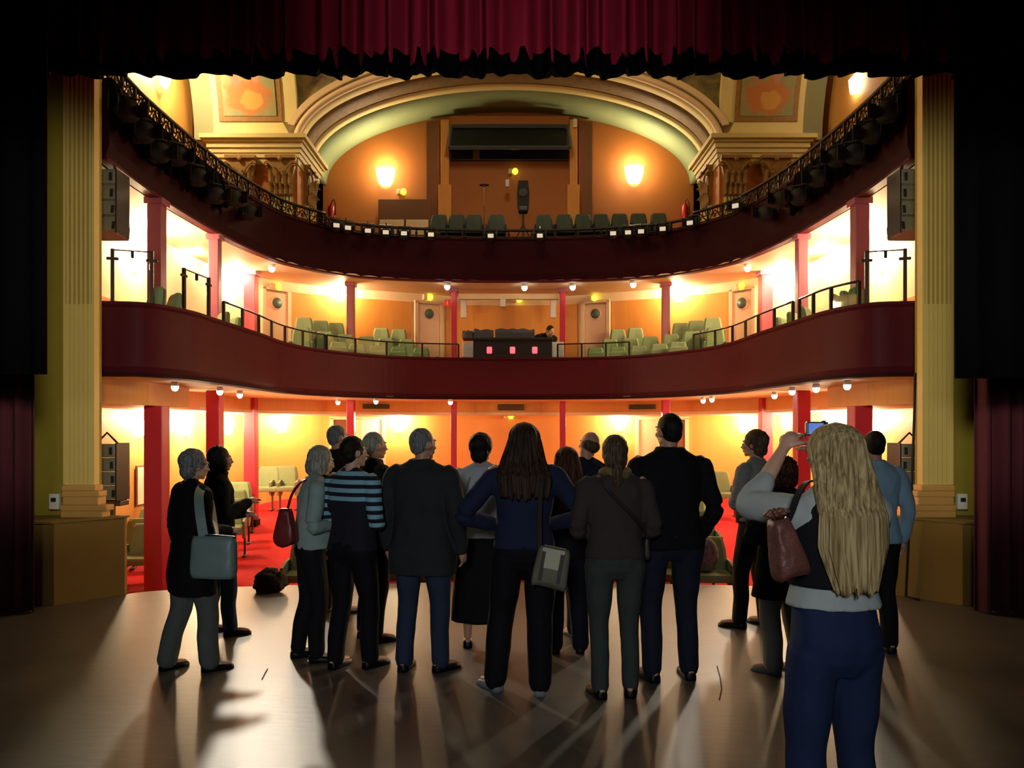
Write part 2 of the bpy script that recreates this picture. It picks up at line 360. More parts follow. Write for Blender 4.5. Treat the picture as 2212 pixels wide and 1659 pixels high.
# doors with a round window
for i, (a, b, cat) in enumerate(((566, 621, 'far left'), (897, 951, 'centre left'), (1262, 1316, 'centre right'), (1583, 1632, 'far right'))):
    c, ang = at_px(WC, (a + b) / 2); wd = (at_px(WC, b)[0] - at_px(WC, a)[0]).length
    t = thing('door_%d' % (i + 1), 'peach door with dark round window in the %s of the lower balcony wall' % cat, 'door', (c.x, c.y, 2.4), ang); t['kind'] = 'structure'
    MB().rbox((0, -.05, .97), (wd * .86, .05, 1.9), .01).build('leaf', M['peach'], t)
    fr = MB(); fr.box((-wd * .5, -.05, 1.0), (.07, .09, 2.0)); fr.box((wd * .5, -.05, 1.0), (.07, .09, 2.0)); fr.box((0, -.05, 1.99), (wd + .07, .09, .06)); fr.build('frame', M['cream'], t)
    Rm = Matrix.Rotation(pi / 2, 3, 'X')
    pz = PZ(656 if i in (0, 3) else 679, c.y) - 2.4
    MB().lathe((0, -.08, pz), [(.0, -.01), (.105, -.01), (.105, .01), (0, .01)], 24, Rm).build('round_window', M['round'], t, True)
    MB().tube([(.115 * cos(k * pi / 12), -.078, pz + .115 * sin(k * pi / 12)) for k in range(25)], .014, 6).build('window_rim', M['peach'], t, True)
    MB().rbox((wd * .33, -.09, .8), (.02, .05, .09), .008).build('door_handle', M['metal'], t)
# ------------------------------------------------------------------ hall under the lower balcony
struct(MB().sweep(HC, [(0, -1), (.15, -1), (.15, Z1B), (0, Z1B)]).build('wall_hall', M['amber']))
BH = crv([(-4.95, 12.2), (-4.75, 14.2), (-3.7, 15.7), (-2.3, 16.35), (0, 16.55)])
struct(MB().sweep(BH, [(0, 2.0), (.1, 2.0), (.1, Z1B), (0, Z1B)]).build('wall_bulkhead', M['orange']))
struct(strip(MB(), BH, HC[6:-6], 1.98, 2.03).build('ceiling_hall_rear', M['cream']))
for s in (-1, 1):
    mb = MB(); mb.prism([(s * 4.75, 8.4), (s * 4.38, 9.6), (s * 4.42, 10.9), (s * 5.6, 12.3), (s * 5.6, 8.4)][::s], 1.97, Z1B)
    struct(mb.build('wall_wing_bulkhead_' + side(s), M['orange']))
# columns
cols = [(-4.42, 9.9, .23), (-4.36, 11.7, .20), (-4.72, 14.45, .21), (-3.11, 15.55, .15), (-1.12, 16.2, .12)]
cname = ['nearest the stage', 'second back from the stage', 'before the far wing door', 'beside the rear sconce', 'beside the control desk']
for s in (-1, 1):
    for i, (x, y, w_) in enumerate(cols):
        zt = 1.97 if i == 0 else Z1B
        t = thing('column', 'square crimson hall column on the %s side, standing under the one %s' % (side(s), cname[i]), 'column', (s * abs(x), y, hall_z(y)), 0, 'hall columns')
        H = zt - hall_z(y)
        MB().rbox((0, 0, H / 2), (w_, w_, H), .012).build('shaft', M['redcol'], t)
        MB().rbox((0, 0, .06), (w_ + .05, w_ + .05, .12), .01).build('plinth', M['burgdark'], t)
        t = thing('column', 'square %s balcony column on the %s side, %s' % ('mauve' if i in (0, 1, 3) else 'crimson', side(s), cname[i]), 'column', (s * abs(x), y, Z1B + .14), 0, 'lower balcony columns')
        H = Z2B - Z1B - .14; w_ *= .76 if i < 2 else 1
        MB().rbox((0, 0, H / 2), (w_, w_, H), .012).build('shaft', M['maucol' if i in (0, 1, 3) else 'redcol'], t)
        MB().rbox((0, 0, H - .04), (w_ + .06, w_ + .06, .08), .01).build('capital', M['maucol'], t)
# hall wall doorways, vents, notices
def hall_door(n, a, b, m, label):
    c, ang = at_px(HC, (a + b) / 2); wd = (at_px(HC, b)[0] - at_px(HC, a)[0]).length; z0 = hall_z(c.y)
    t = thing('door_%d' % n, label, 'door', (c.x, c.y, z0), ang); t['kind'] = 'structure'; H = 1.93 - z0
    MB().rbox((0, -.05, H / 2), (wd, .04, H), .01).build('leaf', M[m], t)
    fr = MB()
    for q in (-1, 1): fr.box((q * wd / 2, -.05, H / 2), (.08, .1, H))
    fr.box((0, -.05, H), (wd + .08, .1, .07)); fr.build('frame', M['cream'], t)
    MB().rbox((wd * .38, -.1, 1.0), (.03, .06, .12), .01).build('door_handle', M['metal'], t)
hall_door(5, 716, 770, 'brown', 'half open door in the hall back wall behind bald man on left')
hall_door(6, 778, 829, 'white', 'brightly lit white doorway in hall back wall behind grey haired man')
hall_door(7, 1376, 1424, 'peach', 'pale doorway in the hall back wall behind the tall man')
hall_door(8, 1428, 1484, 'brown', 'brown door in hall back wall right of the tall man')
for px, py, w_, h_, nm, d in ((813, 872, .55, .10, 'left of the rear hall columns', 16.2), (1104, 874, .56, .13, 'in the middle over the yellow lamp', 16.5), (1387, 873, .55, .1, 'right of the rear hall columns', 16.2)):
    c, ang = at_px(BH, px)
    t = thing('air_vent', 'dark rectangular air vent on the orange bulkhead ' + nm, 'vent', (c.x, c.y - .03, PZ(py + 6, c.y)), ang, 'bulkhead vents')
    MB().rbox((0, 0, 0), (w_, .04, h_), .01).build('frame', M['brown'], t)
    sl = MB()
    for k in range(5): sl.box((0, -.025, -h_ / 2 + .015 + k * (h_ - .03) / 4), (w_ - .06, .02, .008))
    sl.build('louvres', M['olivedark'], t)
t = thing('air_vent', 'pale square air vent on the left wing bulkhead', 'vent', (-4.40, 10.55, 2.1), -pi / 2 + .03, 'bulkhead vents')
MB().rbox((0, -.05, 0), (.3, .04, .2), .01).build('frame', M['cream'], t); MB().box((0, -.075, 0), (.22, .01, .13)).build('louvres', M['metal'], t)
# poster on the left hall side wall
t = thing('wall_poster', 'framed pale notice on the amber wall beside the left hall column', 'poster', (-5.585, 12.05, PZ(1048, 12.05)), pi / 2)
MB().rbox((0, 0, 0), (.5, .02, .62), .008).build('frame', M['brown'], t); MB().box((0, -.0135, 0), (.44, .005, .56)).build('sheet', M['paper'], t)
# ------------------------------------------------------------------ sconces and small lamps
GL = {}
SB = 2.4
def sconce(px, py, cv, e, label, group, off=.10, d=None, sz=1.0, es=None):
    if d is None: c, ang = at_px(cv, px); d = c.y
    else: c = Vector((PX(px, d), d)); ang = pi / 2 if px > CX else -pi / 2
    nx, ny = sin(ang), -cos(ang)                     # inward normal (towards the hall)
    z = PZ(py, d)
    t = thing('wall_sconce', label, 'lamp', (c.x, c.y, z), ang, group)
    a = MB(); pr = []
    for i in range(9):
        q = pi * i / 8; pr.append((cos(q) * .13 * sz, -sin(q) * .11 * sz))
    R = [[Vector((x * k, y * k, zz)) for x, y in pr] for k, zz in ((.55, -.12 * sz), (.8, -.06 * sz), (1, .04 * sz), (1.08, .12 * sz))]
    a.rings(R); a.build('glass_shade', M['bulb'], t, True)
    MB().rbox((0, -.01, -.02), (.12 * sz, .02, .2 * sz), .008).build('wall_plate', M['metal'], t)
    lamp('sconce_light', 'POINT', (c.x + nx * (.12 + off), c.y + ny * (.12 + off), z + .16), e * SB * (.62 if cv is HC else 1.0), (1, .77, .46), shadow_soft_size=.09)
hs = 'hall sconces'
sconce(300, 925, HC, 70, 'glowing wall sconce in left hall aisle before the first column', hs)
sconce(400, 925, HC, 110, 'glowing wall sconce between first and second left hall columns', hs)
sconce(492, 925, HC, 50, 'glowing wall sconce between second and third left hall columns', hs)
sconce(608, 922, HC, 45, 'glowing wall sconce on rear left curve of the hall wall', hs)
sconce(862, 922, HC, 70, 'glowing wall sconce right of the white hall doorway', hs)
sconce(1338, 918, HC, 70, 'glowing wall sconce left of the tall man', hs)
sconce(1608, 922, HC, 45, 'glowing wall sconce on rear right curve of the hall wall', hs)
sconce(1700, 915, HC, 50, 'glowing wall sconce between second and third right hall columns', hs)
sconce(1795, 925, HC, 110, 'glowing wall sconce near the blonde woman phone', hs)
sconce(1890, 925, HC, 70, 'glowing wall sconce in right hall aisle over the dark haired man', hs)
bs = 'lower balcony sconces'
for px, py, e, nm in ((290, 565, 60, 'left wing, beside the hanging loudspeaker'), (400, 560, 110, 'left wing, between the first two columns'), (487, 605, 60, 'left wing, beside the second column'), (733, 640, 60, 'left rear, beside the mauve column'),
                      (1466, 640, 60, 'right rear, beside the mauve column'), (1712, 605, 60, 'right wing, beside the second column'), (1806, 560, 110, 'right wing, between the first two columns'), (1906, 565, 60, 'right wing, beside the hanging loudspeaker')):
    sconce(px, py, WC, e, 'glowing wall sconce in lower balcony ' + nm, bs)
us = 'upper gallery sconces'
for px, py, e, d, nm in ((833, 383, 24, None, 'orange arched wall left of the shutter'), (1370, 379, 24, None, 'orange arched wall right of the shutter')):
    c = Vector((PX(px, 17.5), 17.42)); sconce(px, py, [(-6, 17.49), (6, 17.49)], e, 'bright glass sconce on the ' + nm, us, sz=1.5)
sconce(352, 170, [(-6.1, 8.4), (-6.1, 15.2)], 60, 'bright sconce high on the left gallery wall under the valance', us, sz=1.2)
sconce(1842, 182, [(-6.1, 8.4), (-6.1, 15.2)] if 0 else [(6.1, 15.2), (6.1, 8.4)][::1], 60, 'bright sconce high on the right gallery wall under the valance', us, sz=1.2, d=13.9)
def spot(px, py, z, label, group, r=.05):
    d = (z - EYE) * F / (HY - py) if py < HY - 5 else 15
    d = max(8.7, min(d, 17)); t = thing('ceiling_spotlight', label, 'lamp', (PX(px, d), d, z), 0, group)
    MB().lathe((0, 0, 0), [(0, 0), (r * .8, 0), (r, -.03), (r, -.05)], 14).build('housing', M['white'], t, True)
    MB().ball((0, 0, -.06), (r * .95, r * .95, r * 1.2), 8).build('bulb', M['spotglow'], t, True)
for px, py, nm in ((587, 572, 'above the far left door'), (966, 612, 'left of the control desk'), (1133, 614, 'over the control desk middle'), (1237, 613, 'right of the control desk'), (1368, 607, 'over the right rear seats'), (1615, 571, 'above the far right door')):
    spot(px, py, Z2B, 'white glowing spotlight in the balcony ceiling ' + nm, 'balcony ceiling spotlights', .062)
for px, py, nm in ((378, 825, 'outermost on the left'), (475, 836, 'at the top of the second left column'), (518, 844, 'third in from the left'), (730, 862, 'just left of the rear left column'), (812, 860, 'right of the rear left column'), (973, 862, 'at left thin column'),
                   (1519, 858, 'left of a close pair on the right'), (1538, 855, 'right of a close pair on the right'), (1673, 846, 'at the third right column'), (1711, 836, 'before the wide right column'), (1763, 829, 'beyond the wide right column'), (1830, 822, 'outermost on the right')):
    spot(px, py, Z1B, 'small glowing spotlight under the lower balcony rim, ' + nm, 'rim spotlights', .045)
for px, py, cv, nm in ((592, 620, WC, 'over the far left balcony door'), (922, 643, WC, 'over the centre left balcony door'), (1284, 645, WC, 'over the centre right balcony door'), (1604, 620, WC, 'over the far right balcony door'),
                       (1118, 648, WC, 'on the wood wall behind the control desk'), (1100, 899, HC, 'under the middle bulkhead vent'), (869, 417, [(-6, 17.49), (6, 17.49)], 'on upper wall below left sconce'), (1109, 373, [(-6, 17.49), (6, 17.49)], 'on upper wall beneath the shutter')):
    c, ang = at_px(cv, px); t = thing('emergency_lamp', 'small yellow green emergency lamp ' + nm, 'lamp', (c.x, c.y, PZ(py, c.y)), ang, 'yellow emergency lamps')
    MB().rbox((-.07, -.06, 0), (.09, .1, .12), .02).build('case', M['cream'], t); MB().ball((.04, -.09, 0), (.065, .05, .075), 8).build('yellow_lens', M['yellowglow'], t, True)
t = thing('exit_sign', 'small red sign with white mark beside the centre left balcony door', 'sign', (PX(967, 16.9), 16.82, PZ(655, 16.85)))
MB().rbox((0, 0, 0), (.13, .03, .15), .006).build('plate', M['redsign'], t); MB().box((0, -.017, 0), (.02, .005, .08)).build('white_mark', M['white'], t)
# ------------------------------------------------------------------ upper gallery: piers, vault, lunette, shutter
D0, D1, XA, ZS, RI = 15.0, 17.5, 4.02, 7.12, 1.58
def arch(y, a=XA, z=ZS, h=RI, n=48): return [Vector((-a * cos(pi * i / n), y, z + h * sin(pi * i / n))) for i in range(n + 1)]
def arch_band(y0, y1, t, m, name, e=0):
    A = arch(y0, XA + e, ZS, RI + e); B = arch(y1, XA + e, ZS, RI + e); Bo = arch(y1, XA + t, ZS, RI + t); Ao = arch(y0, XA + t, ZS, RI + t)
    mb = MB(); mb.rings([[a, b, c, d] for a, b, c, d in zip(A, B, Bo, Ao)]); return struct(mb.build(name, M[m], None, True))
arch_band(D0 - .05, D0 + .06, .08, 'cream', 'trim_3', -.02)
arch_band(D0 + .06, D0 + .38, .3, 'ivory', 'ceiling_arch_outer_band')
arch_band(D0 + .38, D0 + 1.05, .3, 'relief', 'ceiling_arch_relief_band', .03)
arch_band(D0 + 1.05, D0 + 1.3, .3, 'ivory', 'ceiling_arch_inner_band')
arch_band(D0 + 1.3, D1, .3, 'green_plaster', 'ceiling_green_vault', .02)
mb = MB(); n = 48; A = arch(D1, XA + .1, ZS, RI + .1)
low = [Vector((p.x, D1, 4.7)) for p in A]
mb.rings([[l, a, a + Vector((0, .15, 0)), l + Vector((0, .15, 0))] for l, a in zip(low, A)]); struct(mb.build('wall_upper_back', M['upwall']))
mb = MB(); A = arch(D0, XA + .05, ZS, RI + .05); Bt = [Vector((p.x * 1.6, D0 - .02, 11.5)) for p in A]
mb.rings([[a, b, b + Vector((0, .2, 0)), a + Vector((0, .2, 0))] for a, b in zip(A, Bt)])
def paint_mat():
    m = mat('faded_ceiling_painting', srgb(110, 70, 76), .7, var=.3); n = m.node_tree.nodes; l = m.node_tree.links; b = n['Principled BSDF']
    cr = n.new('ShaderNodeValToRGB'); nz = n.new('ShaderNodeTexNoise'); nz.inputs['Scale'].default_value = 2.2; nz.inputs['Detail'].default_value = 3; nz.inputs['Distortion'].default_value = 1.2
    tc = n.new('ShaderNodeTexCoord'); l.new(tc.outputs['Object'], nz.inputs['Vector'])
    for p, c in ((.3, srgb(104, 74, 84)), (.45, srgb(120, 112, 70)), (.58, srgb(150, 128, 80)), (.7, srgb(96, 60, 66))):
        e = cr.color_ramp.elements.new(p); e.color = c
    l.new(nz.outputs['Fac'], cr.inputs[0]); l.new(cr.outputs[0], b.inputs['Base Color']); return m
M['paint'] = paint_mat()
struct(mb.build('wall_spandrel', M['paint']))
# pale frame line on the spandrel
mb = MB(); A = arch(D0 - .05, XA + .14, ZS, RI + .14); Bo = arch(D0 - .05, XA + .26, ZS, RI + .26)
mb.rings([[a, b, b + Vector((0, .06, 0)), a + Vector((0, .06, 0))] for a, b in zip(A[3:-3], Bo[3:-3])]); struct(mb.build('trim_4', M['cream']))
for s in (-1, 1):
    X0, X1 = 4.02, 5.62
    mb = MB(); mb.box((s * (X0 + X1) / 2, D0 + .75, 6.03), (X1 - X0, 1.5, 2.5)); struct(mb.build('wall_pier_' + side(s), M['upwall']))
    mb = MB()
    for e, z0, z1 in ((.02, 6.72, 6.84), (.05, 6.84, 6.93), (.07, 6.93, 7.02), (.1, 7.02, 7.12), (.14, 7.12, 7.17), (.2, 7.17, 7.25)):
        mb.box((s * (X0 + X1) / 2, D0 + .75, (z0 + z1) / 2), (X1 - X0 + 2 * e, 1.5 + 2 * e, z1 - z0))
    tag(mb.build('entablature', M['shaft']), 'stepped cream entablature on top of the %s upper pier' % side(s), 'moulding', 'pier entablatures')
    # cove rising towards the hall
    def cove(xa, xb, m, nm, off=0, t0=0, t1=1, n=14):
        mb = MB(); R = []
        for i in range(n + 1):
            t = t0 + (t1 - t0) * i / n; z = 7.25 + t * 2.6; y = D0 + .02 - 1.35 * t ** 1.9 - off; dy = .12
            R.append([Vector((s * xa, y, z)), Vector((s * xb, y, z)), Vector((s * xb, y + dy, z)), Vector((s * xa, y + dy, z))])
        return mb.rings(R).build(nm, M[m], None, False)
    struct(cove(X0, X1, 'ivory', 'ceiling_cove_' + side(s)))
    struct(cove(X1 - .02, X1 + .42, 'greygreen', 'ceiling_cove_band_' + side(s), -.12))
    t = thing('ceiling_painting', 'faded painting of a figure in an orange dress on the %s ceiling cove' % side(s), 'painting', (0, 0, 0), 0, 'cove paintings')
    fm = cove(X0 + .28, X1 - .12, 'gilt', 'frame', .03, .11, 1); fm.parent = t
    pc = cove(X0 + .38, X1 - .22, 'green_plaster', 'canvas', .045, .145, 1); pc.parent = t
    m = mat('painting_canvas_' + side(s), srgb(150, 152, 104), .7, var=.25, scale=5); nn = m.node_tree.nodes; ll = m.node_tree.links; bb = nn['Principled BSDF']
    base = bb.inputs['Base Color'].links[0].from_socket; tc = nn.new('ShaderNodeTexCoord')
    def blob(cx, cz, rx, rz_, col, base, soft=6):
        mp = nn.new('ShaderNodeMapping'); mp.vector_type = 'POINT'; mp.inputs['Location'].default_value = (-cx / rx, 0, -cz / rz_); mp.inputs['Scale'].default_value = (1 / rx, 0, 1 / rz_)
        nz = nn.new('ShaderNodeTexNoise'); nz.inputs['Scale'].default_value = 7; ll.new(tc.outputs['Object'], nz.inputs['Vector'])
        ln = nn.new('ShaderNodeVectorMath'); ln.operation = 'LENGTH'; ll.new(tc.outputs['Object'], mp.inputs[0]); ll.new(mp.outputs[0], ln.inputs[0])
        ad = nn.new('ShaderNodeMath'); ad.operation = 'MULTIPLY_ADD'; ll.new(nz.outputs['Fac'], ad.inputs[0]); ad.inputs[1].default_value = 1.1; ll.new(ln.outputs['Value'], ad.inputs[2])
        mr = nn.new('ShaderNodeMapRange'); mr.inputs['From Min'].default_value = 1.7; mr.inputs['From Max'].default_value = 1.4; ll.new(ad.outputs[0], mr.inputs['Value'])
        mx = nn.new('ShaderNodeMix'); mx.data_type = 'RGBA'; ll.new(mr.outputs[0], mx.inputs[0]); ll.new(base, mx.inputs[6]); mx.inputs[7].default_value = col
        return mx.outputs[2]
    xc = s * (X0 + X1) / 2 + s * .08
    base = blob(xc, 7.95, .42, .30, srgb(196, 124, 62), base); base = blob(xc - .2, 8.5, .14, .35, srgb(190, 128, 104), base); base = blob(xc + .16, 8.5, .10, .3, srgb(196, 140, 116), base); base = blob(xc + .05, 7.9, .2, .16, srgb(214, 160, 74), base)
    ll.new(base, bb.inputs['Base Color']); pc.data.materials.clear(); pc.data.materials.append(m)
    # upper side wall of the gallery
    struct(MB().box((s * 6.25, 11.9, 8.2), (.15, 7, 7.4)).build('wall_gallery_' + side(s), M['amber']))
    struct(MB().box((s * 5.95, 15.7, 8.2), (.75, .3, 7.4)).build('wall_gallery_return_' + side(s), M['upwall']))
    # lit arched window high in the gallery
    t = thing('window_%d' % (1 if s < 0 else 2), 'pale glowing arched window behind the railing of the %s gallery' % side(s), 'window', (s * 6.16, 12.35 if s > 0 else 12.1, 8.0), -s * pi / 2 * -1); t['kind'] = 'structure'
    # pilasters with leafy capitals
    for k, (x, y, rz, w_) in enumerate(((5.06, D0 - .05, 0, .5), (4.3, D0 - .05, 0, .5), (4.0, D0 + .72, s * -pi / 2 * -1, .6))):
        nm = ('outer', 'inner', 'inward facing')[k]
        t = thing('pilaster', '%s pale fluted pilaster with gilt leafy capital on %s upper pier' % (nm, side(s)), 'pilaster', (s * x, y, 4.8), (0 if k < 2 else (pi / 2 if s < 0 else -pi / 2)), 'upper pier pilasters')
        sh = MB(); sh.box((0, .03, .65), (w_ * .8, .1, 1.3))
        for q in range(7): sh.box((-w_ * .36 + q * w_ * .12, -.035, .65), (w_ * .06, .05, 1.26))
        sh.build('shaft', M['shaft'], t)
        cp = MB(); zc = 1.3
        cp.rings([[Vector((a * w_ * k2, b * .12 * k2 - .0, zc + zz)) for a, b in ((-.42, -.6), (.42, -.6), (.42, .6), (-.42, .6))] for k2, zz in ((1, 0), (1.02, .3), (1.25, .6), (1.35, .7))])
        cp.box((0, -.02, zc + .72), (w_ * 1.15, .24, .06))
        for row, (zz, hh, nl) in enumerate(((0.02, .26, 5), (.2, .3, 4))):
            for q in range(nl):
                x_ = (-.5 + (q + .5) / nl) * w_ * .95; P_ = []
                for j in range(7):
                    u = j / 6; wd = w_ * .11 * sin(pi * min(1, .25 + u * .72)) ; yy = -.085 - .015 * row - .09 * u ** 3; z_ = zc + zz + hh * (u if u < .85 else .85 - (u - .85) * .8)
                    P_.append([Vector((x_ - wd, yy + .015, z_)), Vector((x_, yy - .02, z_ + .004)), Vector((x_ + wd, yy + .015, z_)), Vector((x_, yy + .02, z_))])
                cp.rings(P_)
        for q in (-1, 1):
            pts = [(q * (w_ * .52 - .055 * (1 - a / 14) * cos(a * .75)), -.12, zc + .58 + .055 * (1 - a / 14) * sin(a * .75)) for a in range(13)]
            cp.tube(pts, .018, 6); cp.tube([(q * w_ * .1, -.1, zc + .35), (q * w_ * .25, -.13, zc + .52), (q * w_ * .46, -.12, zc + .62)], .02, 6)
        cp.ball((0, -.14, zc + .68), (.05, .03, .05), 6)
        cp.build('leafy_capital', M['gilt'], t)
    # fire extinguisher at lunette foot
    t = thing('fire_extinguisher', 'red fire extinguisher on the upper wall at the %s foot of the arch' % side(s), 'extinguisher', (s * 3.9, 17.38, 6.15), 0, 'fire extinguishers')
    MB().lathe((0, 0, 0), [(0, 0), (.075, .01), (.08, .05), (.08, .42), (.03, .5), (.02, .55)], 14).build('cylinder', M['extred'], t, True)
    MB().tube([(0, 0, .55), (.05, -.02, .6), (.09, -.03, .5), (.09, -.04, .25)], .012, 6).build('hose', M['black'], t, True)
# lit windows (parts)
for o in [q for q in C.objects if q.name.startswith('window_') and q.type == 'EMPTY']:
    s = -1 if o.location.x < 0 else 1; o.rotation_euler.z = (-pi / 2 if s > 0 else pi / 2)
    pts = [(-.3, -.7), (.3, -.7), (.3, .3)] + [(.3 * cos(pi * i / 10), .3 + .3 * sin(pi * i / 10)) for i in range(1, 11)]
    def pl(k, y0, y1): return MB().rings([[Vector((x * k, y0, z * k)) for x, z in pts], [Vector((x * k, y1, z * k)) for x, z in pts]])
    pl(1.12, -.02, .02).build('frame', M['gilt'], o)
    M['winglow'] = M.get('winglow') or mat('lit_window_pane', (1, .95, .6, 1), .4, emit=(1, .88, .38, 1), es=1.6)
    pl(1.0, -.03, .03).build('pane', M['winglow'], o)
    b = MB(); b.box((0, -.04, 0), (.02, .02, 1.3)); b.box((0, -.04, -.2), (.6, .02, .02)); b.box((0, -.04, .2), (.6, .02, .02)); b.build('glazing_bar', M['rail'], o)
# upper back wall fittings (d 17.5)
yw = 17.42
def wbox(px0, px1, py0, py1, y, dep, mb=None):
    a = P(px0, py0, y); b = P(px1, py1, y); return (mb or MB()).rbox(((a.x + b.x) / 2, y + dep / 2, (a.z + b.z) / 2), (b.x - a.x, dep, a.z - b.z), .01)
for px0, px1, nm in ((950, 972, 'left'), (1229, 1249, 'right')):
    t = thing('wall_post', 'tall orange post framing the %s side of the dark shutter' % nm, 'post', (0, 0, 0), 0, 'shutter posts')
    wbox(px0 + 2, px1 - 2, 258, 400, yw - .25, .3).build('upper_shaft', M['orange'], t); wbox(px0 - 3, px1 + 3, 398, 520, yw - .3, .35).build('lower_shaft', M['orange'], t)
for px0, px1, nm in ((921, 950, 'left'), (1250, 1280, 'right')): struct(wbox(px0, px1, 262, 520, yw - .06, .1).build('wall_recess_strip_' + nm, M['brown']))
struct(wbox(972, 1229, 250, 274, yw - .2, .26).build('wall_shutter_lintel', M['upwall']))
t = thing('roller_shutter', 'wide slate grey tilted shutter over the dark projection window', 'shutter', (0, 0, 0))
sl = MB(); fr = MB()
a = P(978, 275, yw - .3); b = P(1225, 318, yw - .55)
sl.add([(a.x, a.y, a.z), (-a.x + .0, a.y, a.z), (b.x, b.y, b.z), (P(972, 318, yw - .55).x, b.y, b.z), (a.x, a.y + .04, a.z), (-a.x, a.y + .04, a.z), (b.x, b.y + .04, b.z), (P(972, 318, yw - .55).x, b.y + .04, b.z)],
       [(0, 1, 2, 3), (7, 6, 5, 4), (0, 4, 5, 1), (1, 5, 6, 2), (2, 6, 7, 3), (3, 7, 4, 0)])
sl.build('flap', M['blackgloss'], t)
fr.tube([P(975, 273, yw - .32), P(1228, 273, yw - .32)], .05, 6); fr.tube([P(972, 319, yw - .58), P(1230, 319, yw - .58)], .045, 6)
fr.tube([P(975, 273, yw - .32), P(970, 319, yw - .58)], .035, 6); fr.tube([P(1226, 273, yw - .32), P(1231, 319, yw - .58)], .035, 6); fr.build('frame', M['shutter'], t)
wbox(974, 1228, 318, 345, yw - .1, .12).build('projection_window', M['blackgloss'], t)
wbox(1022, 1036, 318, 343, yw - .14, .05).build('window_mullion', M['brown'], t)
tag(wbox(817, 931, 430, 478, yw - .08, .08).build('wall_board', M['brown']), 'dark brown board low on the upper wall left of the post', 'board')
tag(wbox(820, 872, 474, 541, yw - 1.2, .05).build('white_barrier_board', M['cream']), 'pale barrier board behind railing left of green upper seats', 'board')
tag(wbox(877, 925, 474, 541, yw - 1.3, .05).build('white_barrier_board', M['cream']), 'pale barrier board touching the first green upper seat', 'board')
for px, py, h in ((1242, 264, .18), (1096, 395, .2)):
    tag(wbox(px - 4, px + 4, py - 8, py + 8, yw - .38, .05).build('wall_detector', M['white']), 'small white fitting on top of right shutter post' if px > 1200 else 'small white fitting under the upper emergency lamp', 'fitting')
# back of the vault closing
struct(MB().box((0, 18.6, 5), (14, .2, 14)).build('wall_outer_back', M['black']))
for s in (-1, 1): struct(MB().box((s * 6.6, 13.5, 5), (.2, 10.4, 14)).build('wall_outer_' + side(s), M['black']))
struct(MB().box((0, 12.4, 11.6), (13.6, 8.6, .2)).build('ceiling_hall', M['cream']))
# ------------------------------------------------------------------ railings
def railing(px0, px1, curve, label, z0, z1, step, scroll, name='balcony_railing', off=.06):
    c = seg(curve, px0, px1); L = sum((Vector(b) - Vector(a)).length for a, b in zip(c, c[1:])); n = max(3, int(L / step) + 1); pts = resample(c, n)
    fine = resample(c, n * 3)
    t = thing(name, label, 'railing', (pts[n // 2][0], pts[n // 2][1], z0))
    def path(z): return [(x, y + off, z) for x, y in fine]
    setp(MB().tube(path(z1), .028, 6).build('top_rail', M['rail'], None, True), t)
    setp(MB().tube(path(z0 + .05), .014, 6).build('bottom_rail', M['rail'], None, True), t)
    pm = None
    for i, (x, y) in enumerate(pts):
        if pm is None:
            b = MB(); b.box((0, 0, (z1 - z0) / 2), (.03, .03, z1 - z0)); b.ball((0, 0, (z1 - z0) * .55), .028, 4); pm = b.mesh('baluster'); pm.materials.append(M['rail'])
        o = bpy.data.objects.new('baluster', pm); C.objects.link(o); setp(o, t); o.location = (x, y + off, z0)
    if scroll:
        sm = None
        for (xa, ya), (xb, yb) in zip(pts, pts[1:]):
            if sm is None:
                b = MB(); h = z1 - z0; w_ = step
                for q in (-1, 1):
                    b.tube([(q * (w_ * .40 - .055 * (1 - a / 16) * (1 - cos(a * .8))), 0, .12 + h * .25 + .07 * (1 - a / 18) * sin(a * .8)) for a in range(12)], .011, 4)
                    b.tube([(q * w_ * (.42 - .42 * a / 6), 0, .07 + (h - .12) * (a / 6) ** 1.4) for a in range(7)], .011, 4)
                b.ball((0, 0, h * .45), (.035, .012, .05), 4); sm = b.mesh('scroll'); sm.materials.append(M['rail'])
            o = bpy.data.objects.new('scroll', sm); C.objects.link(o); setp(o, t); o.location = ((xa + xb) / 2, (ya + yb) / 2 + off, z0); o.rotation_euler.z = atan2(yb - ya, xb - xa)
railing(214, 700, P2, 'dark wrought iron scroll railing of the upper balcony, left wing', Z2T, 5.66, .34, True)
railing(702, 1496, P2, 'thin dark railing of the upper balcony, middle run before the green seats', Z2T, 5.58, .45, False)
railing(1498, 1982, P2, 'dark wrought iron scroll railing of the upper balcony, right wing', Z2T, 5.66, .34, True)
def glass_rail(px0, px1, n, label, z1=3.30, off=.05):
    pts = resample(seg(P1, px0, px1), n + 1)
    t = thing('glass_railing', label, 'railing', (pts[0][0], pts[0][1], Z1T), 0, 'lower balcony glass railings')
    setp(MB().tube([(x, y + off, z1) for x, y in resample(seg(P1, px0, px1), n * 3)], .014, 6).build('top_rail', M['rail'], None, True), t)
    for x, y in pts: setp(MB().box((x, y + off, (Z1T + z1) / 2), (.035, .035, z1 - Z1T)).build('post', M['rail']), t)
    for (xa, ya), (xb, yb) in zip(pts, pts[1:]):
        a = atan2(yb - ya, xb - xa); L = sqrt((xb - xa) ** 2 + (yb - ya) ** 2)
        setp(MB().box(((xa + xb) / 2, (ya + yb) / 2 + off, (Z1T + z1) / 2), (L - .05, .008, z1 - Z1T - .04), a).build('glass_pane', M['glass']), t)
glass_rail(480, 700, 6, 'low glass railing with dark posts on the left wing of the lower balcony')
glass_rail(704, 990, 4, 'low glass railing with dark posts before the left rear seats')
glass_rail(1205, 1360, 3, 'low glass railing with dark posts right of the control desk')
glass_rail(1500, 1716, 6, 'low glass railing with dark posts on the right wing of the lower balcony')
